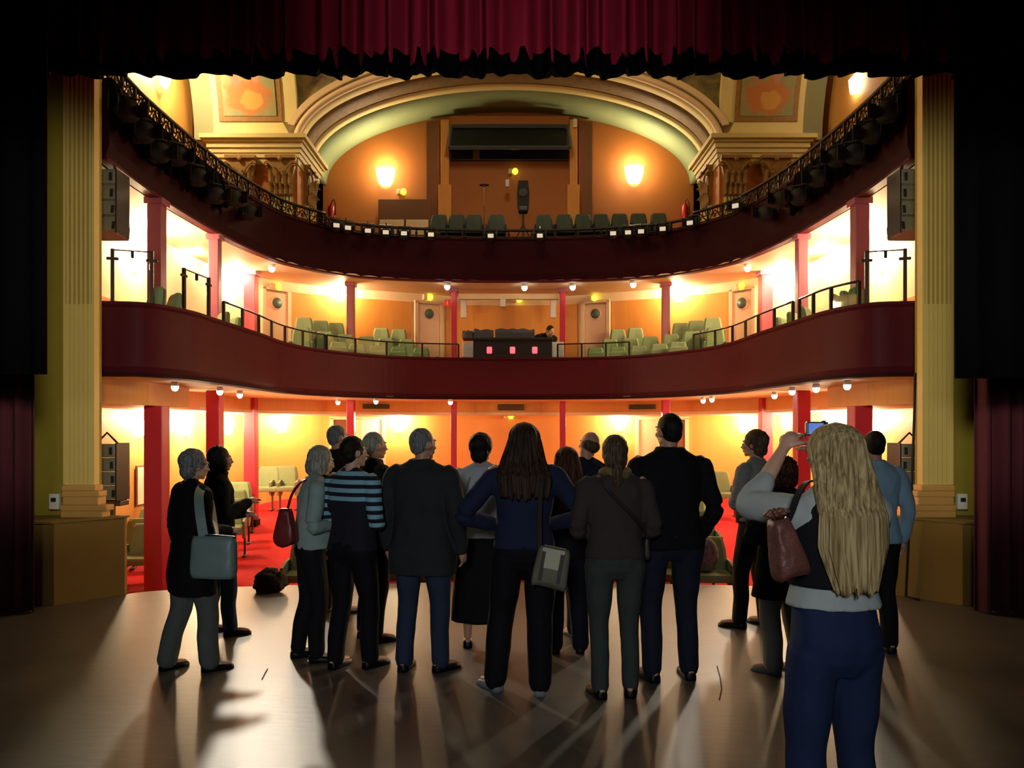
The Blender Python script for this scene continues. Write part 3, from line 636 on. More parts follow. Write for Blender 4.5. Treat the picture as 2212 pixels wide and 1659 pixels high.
glass_rail(1730, 1860, 3, 'low glass railing with dark posts before the right wing column pair')
for px0, px1, zt, nm in ((236, 322, 3.62, 'outer left, below the hanging loudspeaker'), (392, 446, 3.52, 'left wing between two mauve columns'), (1878, 1962, 3.62, 'outer right, below the hanging loudspeaker')):
    a = at_px(P1, px0)[0]; b = at_px(P1, px1)[0]; dv = b - a; ang = atan2(dv.y, dv.x); L = dv.length; c = (a + b) / 2
    t = thing('glass_screen', 'tall clear glass screen with dark posts on the %s' % nm, 'screen', (c.x, c.y + .07, Z1T), ang, 'glass screens'); H = zt - Z1T
    for q in (-1, 1):
        MB().box((q * L / 2, 0, H / 2), (.035, .035, H)).build('post', M['rail'], t)
        MB().rbox((q * L / 2, 0, H * .82), (.12, .03, .03), .008).build('clamp', M['rail'], t)
    MB().box((0, 0, H / 2), (L - .05, .008, H - .04)).build('glass_pane', M['glass'], t)
    MB().tube([(-L / 2, 0, H - .01), (L / 2, 0, H - .01)], .008, 6).build('top_wire', M['rail'], t)
    MB().rbox((0, 0, H - .05), (.03, .03, .08), .008).build('clip', M['black'], t)
# ------------------------------------------------------------------ seats
def seat_proto(ms, mside, label, loc, group, folded=False):
    t = thing('theatre_seat', label, 'seat', loc, 0, group)
    b = MB(); out = []
    for z, w_, y, th in ((.40, .235, .17, .07), (.5, .24, .19, .08), (.72, .225, .235, .065), (.84, .195, .26, .05), (.87, .17, .262, .03)):
        out.append([Vector((x * w_, y + yy * th, z)) for x, yy in ((-1, -.3), (-.8, -1), (0, -.8), (.8, -1), (1, -.3), (1, .8), (0, 1), (-1, .8))])
    b.rings(out); b.build('backrest', ms, t)
    q = MB().rbox((0, -.03, .43), (.45, .44, .10), .035) if not folded else MB().rbox((0, .06, .56), (.44, .10, .40), .035)
    q.build('seat_pad', ms, t)
    for s in (-1, 1):
        p = MB(); p.rings([[Vector((s * .25 + dx, y, z)) for y, z in ((-.2, .30), (-.22, .56), (.05, .60), (.27, .60), (.27, .34), (.1, .28))] for dx in (-.018, .018)])
        p.build('arm_panel', mside, t)
        l = MB(); l.box((s * .25, .04, .16), (.03, .05, .30)); l.rbox((s * .25, .02, .012), (.06, .34, .024), .008); l.build('leg', M['metal'], t)
    return t
protos = {}
def seat(kind, loc, rz, label, group, sc=(1, 1, 1)):
    if kind not in protos:
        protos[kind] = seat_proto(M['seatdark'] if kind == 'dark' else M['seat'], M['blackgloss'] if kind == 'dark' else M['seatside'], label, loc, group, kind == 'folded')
        protos[kind].rotation_euler.z = rz; protos[kind].scale = sc; return
    dup(protos[kind], loc, rz, label, group).scale = sc
# hall, centre block
for r in range(8):
    d = 9.75 + .82 * r; half = 2.75 + (d - 9.6) * .17; n = int(2 * half / .55)
    for i in range(n):
        x = (i - (n - 1) / 2) * .55; seat('hall', (x, d + .02 * x * x * -1, hall_z(d - .02 * x * x)), -x * .03,
             'sage green hall seat, centre block %s row from stage, %s from its left end' % (NUM[r], NUM[i]), 'hall seats of the centre block')
for s in (-1, 1):
    for r in range(6):
        d = 10.55 + .84 * r; xe = 3.65 + (d - 10.5) * .255
        for k in range(3):
            x = xe + .27 + .55 * k
            if x > 5.25: continue
            if any(abs(x - abs(cx_)) < .42 and abs(d - cy_) < .40 for cx_, cy_, _ in cols): continue
            seat('hall', (s * x, d + .1 * k, hall_z(d + .1 * k)), -s * .25, 'sage green hall seat, %s wing block %s row, %s from the red aisle' % (side(s), NUM[r], NUM[k]), 'hall seats of the wing blocks')
for px, d, nm in ((577, 15.9, 'left pair, wall side'), (615, 15.95, 'left pair, aisle side'), (1562, 15.2, 'single one before the right amber wall'), (1624, 15.9, 'right rear, wall side'), (306, 10.4, 'alone between left column and amber wall')):
    seat('hall', (PX(px, d), d, hall_z(d)), .1, 'sage green rear hall seat, ' + nm, 'rear hall seats')
# lower balcony seats
def P1off(px, o):
    c, a = at_px(P1, px); k = (px - CX) / F; d = c.y + o; return (k * d, d), a
rows = [([730, 770, 815, 860, 908], .42, 2.40, 'front'), ([650, 700, 745, 790, 832, 877], .98, 2.66, 'middle'), ([655, 690, 724, 785, 822, 860], 1.50, 2.92, 'back')]
for s in (-1, 1):
    for pxs, o, z, nm in rows:
        for i, px in enumerate(pxs):
            if s > 0: px = 2 * CX - px
            (x, y), a = P1off(px, o)
            if any(abs(abs(x) - abs(cx_)) < .24 and abs(y - cy_) < .3 for cx_, cy_, _ in cols): continue
            seat('hall' if nm != 'front' else 'folded', (x, y, z if nm != 'front' else 2.44), a * .15, 'sage green seat, %s row of lower balcony %s rear, %s from outer wall' % (nm, side(s), NUM[i]), 'lower balcony rear seats', (.74, .8, .96))
wing = [(272, .35, 3.3), (300, .5, 3.3), (497, .5, 0), (528, .5, 0), (560, .55, 0), (592, .6, 0), (418, .45, 0), (1700, .45, 0), (1668, .5, 0), (1636, .55, 0), (1604, .6, 0), (1770, .42, 0), (1800, .42, 0), (1828, .42, 0), (1900, .4, 0), (1925, .45, 0)]
for i, (px, o, _) in enumerate(wing):
    c, a = at_px(P1, px); nx, ny = sin(a), -cos(a); x, y = c.x - nx * o, c.y - ny * o
    if any(abs(abs(x) - abs(cx_)) < .35 and abs(y - cy_) < .35 for cx_, cy_, _ in cols): continue
    s = -1 if px < CX else 1
    seat('hall', (x, y, 2.45), (a - pi if False else 0) + (-s * -.9 if y < 12.5 else -s * -.6), 'pale green seat in the %s wing of the lower balcony, %s counted from the rear' % (side(s), NUM[(i if s < 0 else i - 7) % 12]), 'lower balcony wing seats', (.8, .8, .95))
# upper balcony seats on their own step
struct(MB().box((0, 16.7, 5.06), (6.9, 1.5, .57)).build('floor_upper_step', M['black']))
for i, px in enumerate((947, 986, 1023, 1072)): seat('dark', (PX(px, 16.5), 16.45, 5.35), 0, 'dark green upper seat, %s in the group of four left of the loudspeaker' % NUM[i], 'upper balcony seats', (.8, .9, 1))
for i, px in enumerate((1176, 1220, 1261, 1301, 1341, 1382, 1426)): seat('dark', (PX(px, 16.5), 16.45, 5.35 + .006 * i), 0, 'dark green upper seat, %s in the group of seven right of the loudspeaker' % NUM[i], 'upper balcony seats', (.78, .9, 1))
# ------------------------------------------------------------------ loudspeakers
for s in (-1, 1):
    for up, (ya, yb), d in ((True, (374, 508), 8.75), (False, (958, 1080), 8.75)):
        x = s * (4.46 if up else 4.46); zt = PZ(ya, d); H = zt - PZ(yb, d); n = 4
        t = thing('line_array_speaker', 'grey hanging stack of four loudspeakers %s, beside %s proscenium pilaster' % ('under the upper balcony' if up else 'in the hall', side(s)), 'loudspeaker', (x, d, zt - H), 0, 'line array loudspeakers')
        for k in range(n):
            zc = H - H / n * (k + .5); tilt = .05 + .05 * k if up else .02 * k
            R = Matrix.Rotation(-tilt, 3, 'X')
            cab = MB().rbox((0, .02 * k, zc), (.31, .30, H / n * .93), .012, M=R).build('cabinet', M['speaker'], t)
            MB().box((-s * .115, -.155 + .02 * k, zc), (.03, .012, H / n * .5), M=R).build('handle_slot', M['black'], cab)
        MB().rbox((s * -.16, .02, H / 2), (.02, .3, H * 1.02), .006).build('side_plate', M['blackgloss'], t)
        MB().tube([(-.12, 0, H), (0, 0, H + .12), (.12, 0, H)], .012, 6).build('rigging_bar', M['metal'], t)
        if up: MB().tube([(0, 0, H + .1), (0, 0, 4.57 - (zt - H))], .008, 6).build('hanging_cable', M['metal'], t)
        else: MB().rbox((0, .1, -.04), (.3, .2, .06), .01).build('mounting_bracket', M['metal'], t); MB().box((s * .0, .1, -.2), (.06, .06, .34)).build('bracket_post', M['metal'], t)
d = 16.0; t = thing('loudspeaker', 'black loudspeaker on tripod stand between the upper seat groups', 'loudspeaker', (PX(1130, d), d, PZ(459, d)))
H = PZ(393, d) - PZ(459, d)
MB().rings([[Vector((x * k, y, z)) for x, y in ((-.12, -.1), (.12, -.1), (.09, .12), (-.09, .12))] for k, z in ((.85, .0), (1, .12), (1.05, H * .6), (.8, H))]).build('cabinet', M['black'], t)
MB().lathe((0, -.105, H * .6), [(0, 0), (.08, 0), (.085, .02)], 16, Matrix.Rotation(pi / 2, 3, 'X')).build('woofer', M['blackgloss'], t)
MB().rbox((0, -.11, .06), (.16, .02, .07), .008).build('silver_plate', M['metal'], t)
zf = 5.35 - PZ(459, d)
t2 = thing('speaker_stand', 'thin black tripod stand carrying the upper loudspeaker', 'stand', (PX(1130, d), d, 5.35))
MB().tube([(0, 0, .1), (0, 0, -zf)], .018, 8).build('pole', M['black'], t2)
for k in range(3):
    a = k * 2.1 + .5; MB().tube([(0, 0, .5), (.3 * cos(a), .16 * sin(a), .0)], .012, 6).build('leg', M['black'], t2)
t = thing('microphone_stand', 'slim stand with flat ring head on the upper balcony left of the loudspeaker', 'stand', (PX(1046, d), d, 5.35))
h = PZ(400, d) - 5.35; MB().tube([(0, 0, 0), (0, 0, h)], .008, 6).build('pole', M['rail'], t)
MB().tube([(.09 * cos(k * pi / 8), .05 * sin(k * pi / 8), h) for k in range(17)], .012, 6).build('ring_head', M['rail'], t); MB().lathe((0, 0, 0), [(0, 0), (.12, 0), (.12, .02), (0, .03)], 14).build('base', M['black'], t)
# ------------------------------------------------------------------ lanterns hung along the upper balcony
def lantern(px, dz, label, lit, sz=1.0):
    c, a = at_px(P2, px); nx, ny = sin(a), -cos(a); x, y, z = c.x + nx * .14, c.y + ny * .14, Z2T + dz
    t = thing('stage_lantern', label, 'lantern', (x, y, z), a * .5, 'lanterns along the upper balcony')
    Rm = Matrix.Rotation(radians(100), 3, 'X')
    MB().lathe((0, 0, 0), [(.0, -.16 * sz), (.06 * sz, -.16 * sz), (.085 * sz, -.1 * sz), (.09 * sz, .12 * sz), (.1 * sz, .14 * sz), (.1 * sz, .17 * sz), (0, .165 * sz)], 14, Rm).build('housing', M['black'], t, True)
    MB().tube([(-.12 * sz, 0, 0), (-.12 * sz, 0, .16 * sz), (.12 * sz, 0, .16 * sz), (.12 * sz, 0, 0)], .010, 5).build('yoke', M['metal'], t)
    MB().tube([(0, 0, .16 * sz), (0, .05, .22 * sz), (0, .12, .2 * sz)], .012, 5).build('hook_clamp', M['metal'], t)
    for q in (-1, 1): MB().box((q * .11 * sz, -.19 * sz, 0), (.008, .1 * sz, .14 * sz), q * .4).build('barn_door', M['black'], t)
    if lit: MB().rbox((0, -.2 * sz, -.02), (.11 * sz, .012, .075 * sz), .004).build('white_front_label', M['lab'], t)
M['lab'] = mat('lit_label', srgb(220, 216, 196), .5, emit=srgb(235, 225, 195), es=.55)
for i, px in enumerate((236, 272, 308, 350, 396, 436, 476, 512)): lantern(px, -.3 - .07 * (i % 3), 'black stage lantern hung on the left wing railing, %s from the stage' % NUM[i], False, 1.2)
for i, px in enumerate((1958, 1922, 1884, 1842, 1798, 1756, 1716, 1680)): lantern(px, -.3 - .07 * (i % 3), 'black stage lantern hung on the right wing railing, %s from the stage' % NUM[i], False, 1.2)
for i, px in enumerate((713, 741, 790, 832, 872, 930, 1060, 1166)): lantern(px, .0, 'small lantern with pale front label at rear of the balcony railing, %s from left arch' % NUM[i], True)
for i, px in enumerate((1615, 1506, 1440, 1388, 1358, 1325)): lantern(px, .0, 'small lantern with pale front label at rear of the balcony railing, %s from right arch' % NUM[i], True)
# dark cloths thrown over the wing parapets
for s, (a, b) in ((-1, (216, 470)), (1, (1726, 1980))):
    c = resample(seg(P2, a, b), 70); mb = MB(); R = []
    for i, (x, y) in enumerate(c):
        u = i / 69; hang = .50 + .14 * noise.noise(Vector((i * .13, s, 0))) + .06 * sin(i * .9); wv = .03 * sin(i * 1.1) + .02 * sin(i * 2.3)
        nx = 1 if s < 0 else -1
        R.append([Vector((x - nx * .05, y, Z2T + .03)), Vector((x + nx * .07, y, Z2T + .03)), Vector((x + nx * (.1 + wv), y, Z2T - hang * .5)), Vector((x + nx * (.12 + wv), y, Z2T - hang)),
                  Vector((x + nx * (.11 + wv), y, Z2T - hang)), Vector((x + nx * (.085 + wv), y, Z2T - hang * .5)), Vector((x + nx * .058, y, Z2T + .018)), Vector((x - nx * .05, y, Z2T + .018))])
    mb.rings(R); tag(mb.build('draped_cloth', M['blackcloth'], None, True), 'black cloth draped over the %s wing of the upper balcony front' % side(s), 'cloth', 'draped black cloths')
# ------------------------------------------------------------------ control desk on the lower balcony
d = 15.35
t = thing('control_desk', 'black control desk with three red lamps at the middle of the lower balcony', 'desk', (PX(1107, d), d, 2.39))
zt = PZ(736, d) - 2.39; wd = (1192 - 1022) / F * d
MB().rbox((0, 0, zt), (wd, .7, .05), .015).build('table_top', M['black'], t)
MB().box((0, -.28, zt / 2), (wd * .98, .04, zt - .04)).build('front_panel', M['black'], t)
for q in (-1, 1): MB().box((q * wd * .47, .2, zt / 2), (.05, .3, zt)).build('leg', M['black'], t)
for px in (1058, 1107, 1154):
    MB().rbox((PX(px, d) - PX(1107, d), -.32, PZ(760, d) - 2.39), (.10, .05, .13), .02).build('red_lamp', M['redglow'], t, True)
M['coverc'] = mat('slate_cover_cloth', srgb(52, 56, 66), .6, var=.3, scale=12)
for px0, px1, py0, nm in ((1000, 1022, 712, 'small black box at left end of the control desk'), (1024, 1066, 709, 'black covered mixer left of the middle on the control desk'), (1070, 1154, 707, 'wide wrinkled dark cover over equipment on the control desk')):
    a = P(px0, py0, d); b = P(px1, 736, d); w_ = b.x - a.x; hh = zt + 2.39 + .025; h = a.z - hh
    t2 = bpy.data.objects; mb = MB(); n = 14; R = []
    for i in range(n + 1):
        u = i / n; k = .88 + .12 * sin(pi * u)
        R.append([Vector((a.x + w_ * u, d + yy * .28 * k, hh + zz * h * (.82 + .18 * noise.noise(Vector((u * 5 + px0, yy * 2, 3)))))) for yy, zz in ((-1, 0), (-.95, .55), (-.6, .95), (0, 1), (.6, .92), (.95, .5), (1, 0))])
    mb.rings(R); tag(mb.build('equipment_cover', M['coverc'] if 'coverc' in M else M['black'], None, False), nm, 'cover', 'covered desk equipment')
for px, nm in ((1012, 'left'), (1205, 'right')):
    t = thing('white_chair', 'white plastic chair at the %s end of the control desk' % nm, 'chair', (PX(px, 15.25), 15.32 if 0 else 15.42, 2.39), 0, 'control desk chairs')
    zz = PZ(737, 15.25) - 2.39
    MB().rbox((0, -.12, zz - .16), (.24, .05, .3), .02).build('backrest', M['white'], t); MB().rbox((0, .05, .45), (.26, .34, .04), .015).build('seat', M['white'], t)
    for qx in (-.11, .11):
        for qy in (-.1, .2): MB().tube([(qx, qy, .44), (qx * 1.1, qy * 1.1, 0)], .012, 6).build('leg', M['metal'], t)
    bb = MB()
    for qx in (-.1, .1): bb.tube([(qx, -.1, .44), (qx, -.12, zz - .2)], .012, 6)
    bb.build('back_post', M['metal'], t)
for px, nm in ((1001, 'left'), (1195, 'right')):
    tag(wbox(px - 6, px + 6, 648, 686, 16.75, .1).build('white_wall_cabinet', M['white']), 'narrow white box on the wood wall at the upper %s of the control desk' % nm, 'box', 'white boxes over the desk')
tag(wbox(990, 1208, 634, 646, 16.3, .12).build('cream_beam', M['cream']), 'cream beam under the balcony ceiling over the control desk', 'beam')
tag(wbox(1080, 1092, 646, 662, 16.28, .12).build('projector_box', M['white']), 'small white box hanging from the cream beam', 'box')
# ------------------------------------------------------------------ cable, bundle
q = [P(1977, 806, 7.86), P(1975, 900, 7.83), P(1969, 1050, 7.8), P(1962, 1180, 7.82), P(1957, 1290, 7.85)]
q[-1].z = .012; q.append(Vector((q[-1].x + .05, 7.7, .012)))
tag(MB().tube(q, .013, 8).build('hanging_cable', M['black'], None, True), 'thick black cable hanging down beside the right corner block', 'cable')
def shaggy(name, c, r, m, seed, amp=.035):
    mb = MB(); mb.ball((0, 0, 0), r, 22)
    vs = []
    for v in mb.v:
        p = Vector(v); n_ = p.normalized(); k = noise.noise(p * 14 + Vector((seed, 0, 0))) * amp + noise.noise(p * 45) * amp * .7
        p = p + n_ * k; p.z = max(p.z, -r[2] * .72); vs.append(tuple(p))
    mb.v = vs; o = mb.build(name, m, None, True); o.location = c; return o
M['fur'] = mat('dark_shaggy_fabric', srgb(46, 36, 24), .9, var=.5, scale=22, bump=.4)
tag(shaggy('shaggy_bundle', (PX(583, 8.15), 8.15, .098), (.165, .13, .13), M['fur'], 4), 'dark shaggy bundle lying at the front edge of stage beside red aisle', 'bundle')
# ------------------------------------------------------------------ people
DG = None
def fuse(mb, voxel, m, name, parent, smooth_it=2, disp=None, post=None):
    """one continuous skin over overlapping rounded volumes"""
    me = bpy.data.meshes.new(name); me.from_pydata(mb.v, [], mb.f); me.update()
    bm = bmesh.new(); bm.from_mesh(me); bmesh.ops.recalc_face_normals(bm, faces=bm.faces); bm.to_mesh(me); bm.free()
    o = bpy.data.objects.new(name, me); C.objects.link(o)
    r = o.modifiers.new('skin', 'REMESH'); r.mode = 'VOXEL'; r.voxel_size = voxel; r.use_smooth_shade = True
    if smooth_it: s = o.modifiers.new('soft', 'SMOOTH'); s.iterations = smooth_it; s.factor = .5
    dg = bpy.context.evaluated_depsgraph_get(); dg.update()
    nm = bpy.data.meshes.new_from_object(o.evaluated_get(dg)); o.modifiers.clear(); o.data = nm; bpy.data.meshes.remove(me)
    if disp:
        bm = bmesh.new(); bm.from_mesh(nm); bm.normal_update()
        for v in bm.verts: v.co += v.normal * disp(v.co)
        bm.to_mesh(nm); bm.free()
    if post: post(nm)
    nm.name = name; nm.materials.clear(); nm.materials.append(m); nm.polygons.foreach_set('use_smooth', [True] * len(nm.polygons))
    if parent: o.parent = parent
    return o
def limb(mb, pts, rs, n=14, sub=4):
    P_ = [Vector(p) for p in pts]; out = []; rr = []
    q = [P_[0]] + P_ + [P_[-1]]; w_ = [rs[0]] + list(rs) + [rs[-1]]
    for i in range(1, len(q) - 2):
        for k in range(sub):
            t = k / sub; a, b, c, d = q[i - 1:i + 3]
            out.append(.5 * ((2 * b) + (c - a) * t + (2 * a - 5 * b + 4 * c - d) * t * t + (-a + 3 * b - 3 * c + d) * t ** 3))
            u = t * t * (3 - 2 * t); rr.append(w_[i] * (1 - u) + w_[i + 1] * u)
    out.append(P_[-1]); rr.append(rs[-1])
    mb.tube(out, rr, n); mb.ball(out[0], rr[0] * .97, 6); mb.ball(out[-1], rr[-1] * .97, 6)
def torso(mb, rings, n=28):
    out = []
    for z, rx, ry, yo in rings:
        out.append([Vector((rx * (abs(cos(a)) ** .85) * (1 if cos(a) > 0 else -1), yo + ry * (abs(sin(a)) ** .85) * (1 if sin(a) > 0 else -1), z)) for a in [2 * pi * k / n for k in range(n)]])
    mb.rings(out)
SK = mat('skin', srgb(196, 146, 118), .5, var=.06); SK2 = mat('fair_skin', srgb(214, 168, 138), .5, var=.06)
EYEW = mat('eye_white', srgb(225, 220, 210), .3, var=.02); LIP = mat('lips', srgb(160, 90, 80), .5)
_cm = {}
def cloth(name, rgb, rough=.85, **k):
    key = (name, rgb)
    if key not in _cm: _cm[key] = mat(name, srgb(*rgb), rough, var=k.pop('var', .12), scale=k.pop('scale', 9), spec=.2, bump=k.pop('bump', .15), bscale=k.pop('bscale', 120), **k)
    return _cm[key]
def hairmat(name, rgb, rgb2):
    m = mat(name, srgb(*rgb), .62, var=.1, scale=3, bump=.0, spec=.2); n = m.node_tree.nodes; l = m.node_tree.links; b = n['Principled BSDF']
    tc = n.new('ShaderNodeTexCoord'); mp = n.new('ShaderNodeMapping'); mp.inputs['Scale'].default_value = (60, 60, 2.2)
    nz = n.new('ShaderNodeTexNoise'); nz.inputs['Scale'].default_value = 1.6; nz.inputs['Detail'].default_value = 3
    l.new(tc.outputs['Object'], mp.inputs[0]); l.new(mp.outputs[0], nz.inputs['Vector'])
    cr = n.new('ShaderNodeValToRGB'); cr.color_ramp.elements[0].position = .35; cr.color_ramp.elements[0].color = srgb(*rgb2); cr.color_ramp.elements[1].position = .68; cr.color_ramp.elements[1].color = srgb(*rgb)
    l.new(nz.outputs['Fac'], cr.inputs[0]); l.new(cr.outputs[0], b.inputs['Base Color'])
    bp = n.new('ShaderNodeBump'); bp.inputs['Strength'].default_value = .5; bp.inputs['Distance'].default_value = .01; l.new(nz.outputs['Fac'], bp.inputs['Height']); l.new(bp.outputs[0], b.inputs['Normal'])
    return m
HAIR = {'grey': hairmat('grey_hair', (150, 150, 148), (86, 88, 88)), 'black': hairmat('black_hair', (34, 28, 24), (12, 10, 10)), 'brown': hairmat('brown_hair', (70, 46, 28), (26, 16, 10)),
        'darkbrown': hairmat('dark_brown_hair', (46, 34, 22), (16, 12, 8)), 'blonde': hairmat('blonde_hair', (206, 184, 130), (128, 104, 66)), 'ash': hairmat('ash_brown_hair', (104, 84, 62), (52, 40, 30)),
        'silver': hairmat('silver_hair', (176, 176, 160), (110, 110, 98)), 'auburn': hairmat('auburn_hair', (88, 50, 30), (34, 18, 12))}
ARMS = {'down': ((.255, -.03, 1.13), (.265, .05, .88)), 'front': ((.25, -.03, 1.12), (.10, .24, 1.10)), 'cross': ((.265, .03, 1.12), (-.02, .22, 1.15)), 'hip': ((.36, -.07, 1.13), (.24, .12, 1.0)),
        'pocket': ((.262, -.05, 1.12), (.225, .10, .92)), 'chest': ((.27, .0, 1.12), (.10, .24, 1.22)), 'akimbo': ((.38, -.04, 1.14), (.18, .14, 1.06)),
        'photo': ((.255, .18, 1.42), (.03, .32, 1.64)), 'photo2': ((.32, .22, 1.38), (.12, .36, 1.62))}
def hand(mb, W_, D_, side_, curl=.5, s=1):
    D_ = D_.normalized(); lat = D_.cross(Vector((0, 0, 1)))
    lat = lat.normalized() if lat.length > .15 else Vector((0, 1, 0)).cross(D_).normalized()
    if abs(D_.z) > .85: lat = Vector((0, 1, 0)) - D_ * D_.y; lat.normalize()
    nrm = D_.cross(lat).normalized()
    if nrm.dot(Vector((-side_, 0, -.2))) < 0: nrm = -nrm
    limb(mb, [W_, W_ + D_ * .045 * s, W_ + D_ * .085 * s], [.024 * s, .030 * s, .026 * s], 10, 2)
    mb.ball(W_ + D_ * .055 * s + lat * .014 * s, (.026 * s, .026 * s, .03 * s), 6); mb.ball(W_ + D_ * .055 * s - lat * .014 * s, (.026 * s, .026 * s, .03 * s), 6)
    for k, (o, L) in enumerate(((.034, .066), (.012, .074), (-.011, .07), (-.033, .056))):
        b = W_ + D_ * .082 * s + lat * o * s; d1 = (D_ + nrm * curl * .6).normalized(); d2 = (D_ * (1 - curl) + nrm * (.5 + curl)).normalized()
        p1 = b + d1 * L * .45 * s; p2 = p1 + (D_ * (1 - curl * .6) + nrm * curl).normalized() * L * .32 * s; p3 = p2 + d2 * L * .25 * s
        limb(mb, [b - D_ * .02 * s, p1, p2, p3], [.0095 * s, .009 * s, .0085 * s, .0075 * s], 8, 2)
    b = W_ + D_ * .03 * s + lat * .03 * s; td = (D_ * .7 + lat * .75 + nrm * .35).normalized()
    limb(mb, [b, b + td * .035 * s, b + td * .055 * s + D_ * .012 * s + nrm * .01 * s], [.013 * s, .0105 * s, .009 * s], 8, 2)
def person(nm, px, d, h, face, label, top, tcol, bcol, hair='short', hcol='grey', arms=('down', 'down'), wide=1.0, legs='trousers', shoes=(20, 20, 22), stance=.0, head_yaw=0, head_tilt=0, head_roll=0,
           hem=None, feet=None, skin=None, tmat=None, hand_curl=.5, sleeve='long', collar=False, belly=0, zbase=0, lean=0, bmat=None, fwd=(0, 0), waist=0):
    s = h / 1.75; t = thing('person', label, 'person', (PX(px, d), d, zbase), radians(face)); W = wide; skin = skin or SK
    t.scale = (s, s, s); t['group'] = None if False else 'visitors standing on the stage'; del t['group']
    fl = feet or ((-.11, 0, 10), (.11, 0, -10))            # ankle x, y, toe-out degrees
    hips = [Vector((-.095 * W, 0, .90)), Vector((.095 * W, 0, .90))]; ank = [Vector((f[0], f[1] - .03, .085)) for f in fl]
    knee = [(hips[i] * .47 + ank[i] * .53) + Vector((0, .035, 0)) for i in (0, 1)]
    sh = [Vector((-.178 * W, -.005, 1.415)), Vector((.178 * W, -.005, 1.415))]
    el, wr = [], []
    for i, a in enumerate(arms):
        e, w_ = ARMS[a] if isinstance(a, str) else a; sg = -1 if i == 0 else 1
        el.append(Vector((sg * e[0] * (W * .5 + .5), e[1], e[2]))); wr.append(Vector((sg * w_[0] * (W * .5 + .5), w_[1] + belly * .5, w_[2])))
    def bend(p):                                          # lean of the upper body forward
        p = Vector(p)
        if lean and p.z > .95: a = radians(lean) * min(1, (p.z - .95) / .3); q = p - Vector((0, 0, .95)); q = Matrix.Rotation(-a, 3, 'X') @ q; p = q + Vector((0, 0, .95))
        return p
    def bendmb(mb): mb.v = [tuple(bend(v)) for v in mb.v] if lean else mb.v
    # --- body
    mb = MB(); by = belly
    torso(mb, [(.80, .11 * W, .08, 0), (.86, .155 * W, .105, 0), (.93, .165 * W, .11, -.005), (1.02, .145 * W, .10, .0), (1.12, .14 * W, .095, .005), (1.25, .155 * W, .105, .005), (1.35, .165 * W, .105, 0), (1.42, .14 * W, .085, -.01), (1.465, .09, .06, -.01), (1.50, .055, .052, -.008)])
    limb(mb, [(0, -.012, 1.44), (0, -.005, 1.50), (0, .008, 1.57)], [.062, .054, .054])
    for i in (0, 1):
        limb(mb, [hips[i], hips[i] * .5 + knee[i] * .5 + Vector((0, .01, 0)), knee[i], knee[i] * .6 + ank[i] * .4 + Vector((0, -.02, 0)), ank[i]], [.078, .064, .045, .045, .033])
        a = radians(fl[i][2]); td = Vector((-sin(a), cos(a), 0)); limb(mb, [ank[i] + Vector((0, 0, -.035)) - td * .03, ank[i] + td * .08 + Vector((0, 0, -.045)), ank[i] + td * .15 + Vector((0, 0, -.055))], [.034, .032, .024], 10, 2)
        limb(mb, [sh[i] * .85 + Vector((0, 0, .2)), sh[i], sh[i] * .5 + el[i] * .5, el[i], el[i] * .5 + wr[i] * .5, wr[i]], [.052, .055, .047, .038, .034, .024])
        hand(mb, wr[i], (wr[i] - el[i]), -1 if i == 0 else 1, hand_curl)
    # head in its own frame
    HR = Matrix.Rotation(radians(head_yaw), 3, 'Z') @ Matrix.Rotation(radians(-head_tilt), 3, 'X') @ Matrix.Rotation(radians(head_roll), 3, 'Y')
    hc0 = Vector((0, .018, 1.50)); HC0 = Vector((0, 0, .135))
    def hp(p): return bend(HR @ (Vector(p) + HC0) + hc0) if False else HR @ (Vector(p) + HC0) + hc0
    hb = MB()
    hb.ball((0, -.012, .012), (.074, .094, .098), 12); hb.ball((0, .03, -.04), (.056, .058, .072), 10); hb.ball((0, .062, -.095), (.026, .024, .022), 6)
    for q in (-1, 1):
        hb.ball((q * .03, -.0, -.075), (.034, .055, .03), 6); hb.ball((q * .036, .066, -.03), (.022, .02, .02), 6); hb.ball((q * .028, .083, .022), (.024, .012, .008), 6)
        hb.ball((q * .077, -.008, -.015), (.011, .021, .033), 6); hb.ball((q * .009, .1, -.036), (.009, .012, .008), 5)
    hb.tube([(0, .084, .012), (0, .1, -.012), (0, .112, -.034), (0, .098, -.042)], [.008, .010, .014, .008], 8)
    hb.ball((0, .09, -.062), (.024, .011, .006), 6); hb.ball((0, .088, -.072), (.02, .011, .006), 6)
    hb.v = [tuple(hp(v)) for v in hb.v]; mb.add(hb.v, hb.f); bendmb(mb)
    fuse(mb, .0075, skin, 'body', t, 2)
    e = MB()
    for q in (-1, 1): e.ball(bend(hp((q * .031, .073, .002))), .0125, 6)
    e.build('eyes', EYEW, t, True)
    # --- trousers / skirt
    bm_ = bmat or cloth(nm + '_lower_cloth', bcol, .8)
    fold = lambda p: .006 * noise.noise(Vector((p.x * 9, p.y * 9, p.z * 4 + px))) + .0035 * noise.noise(Vector((p.x * 22, p.y * 22, p.z * 9)))
    mb = MB()
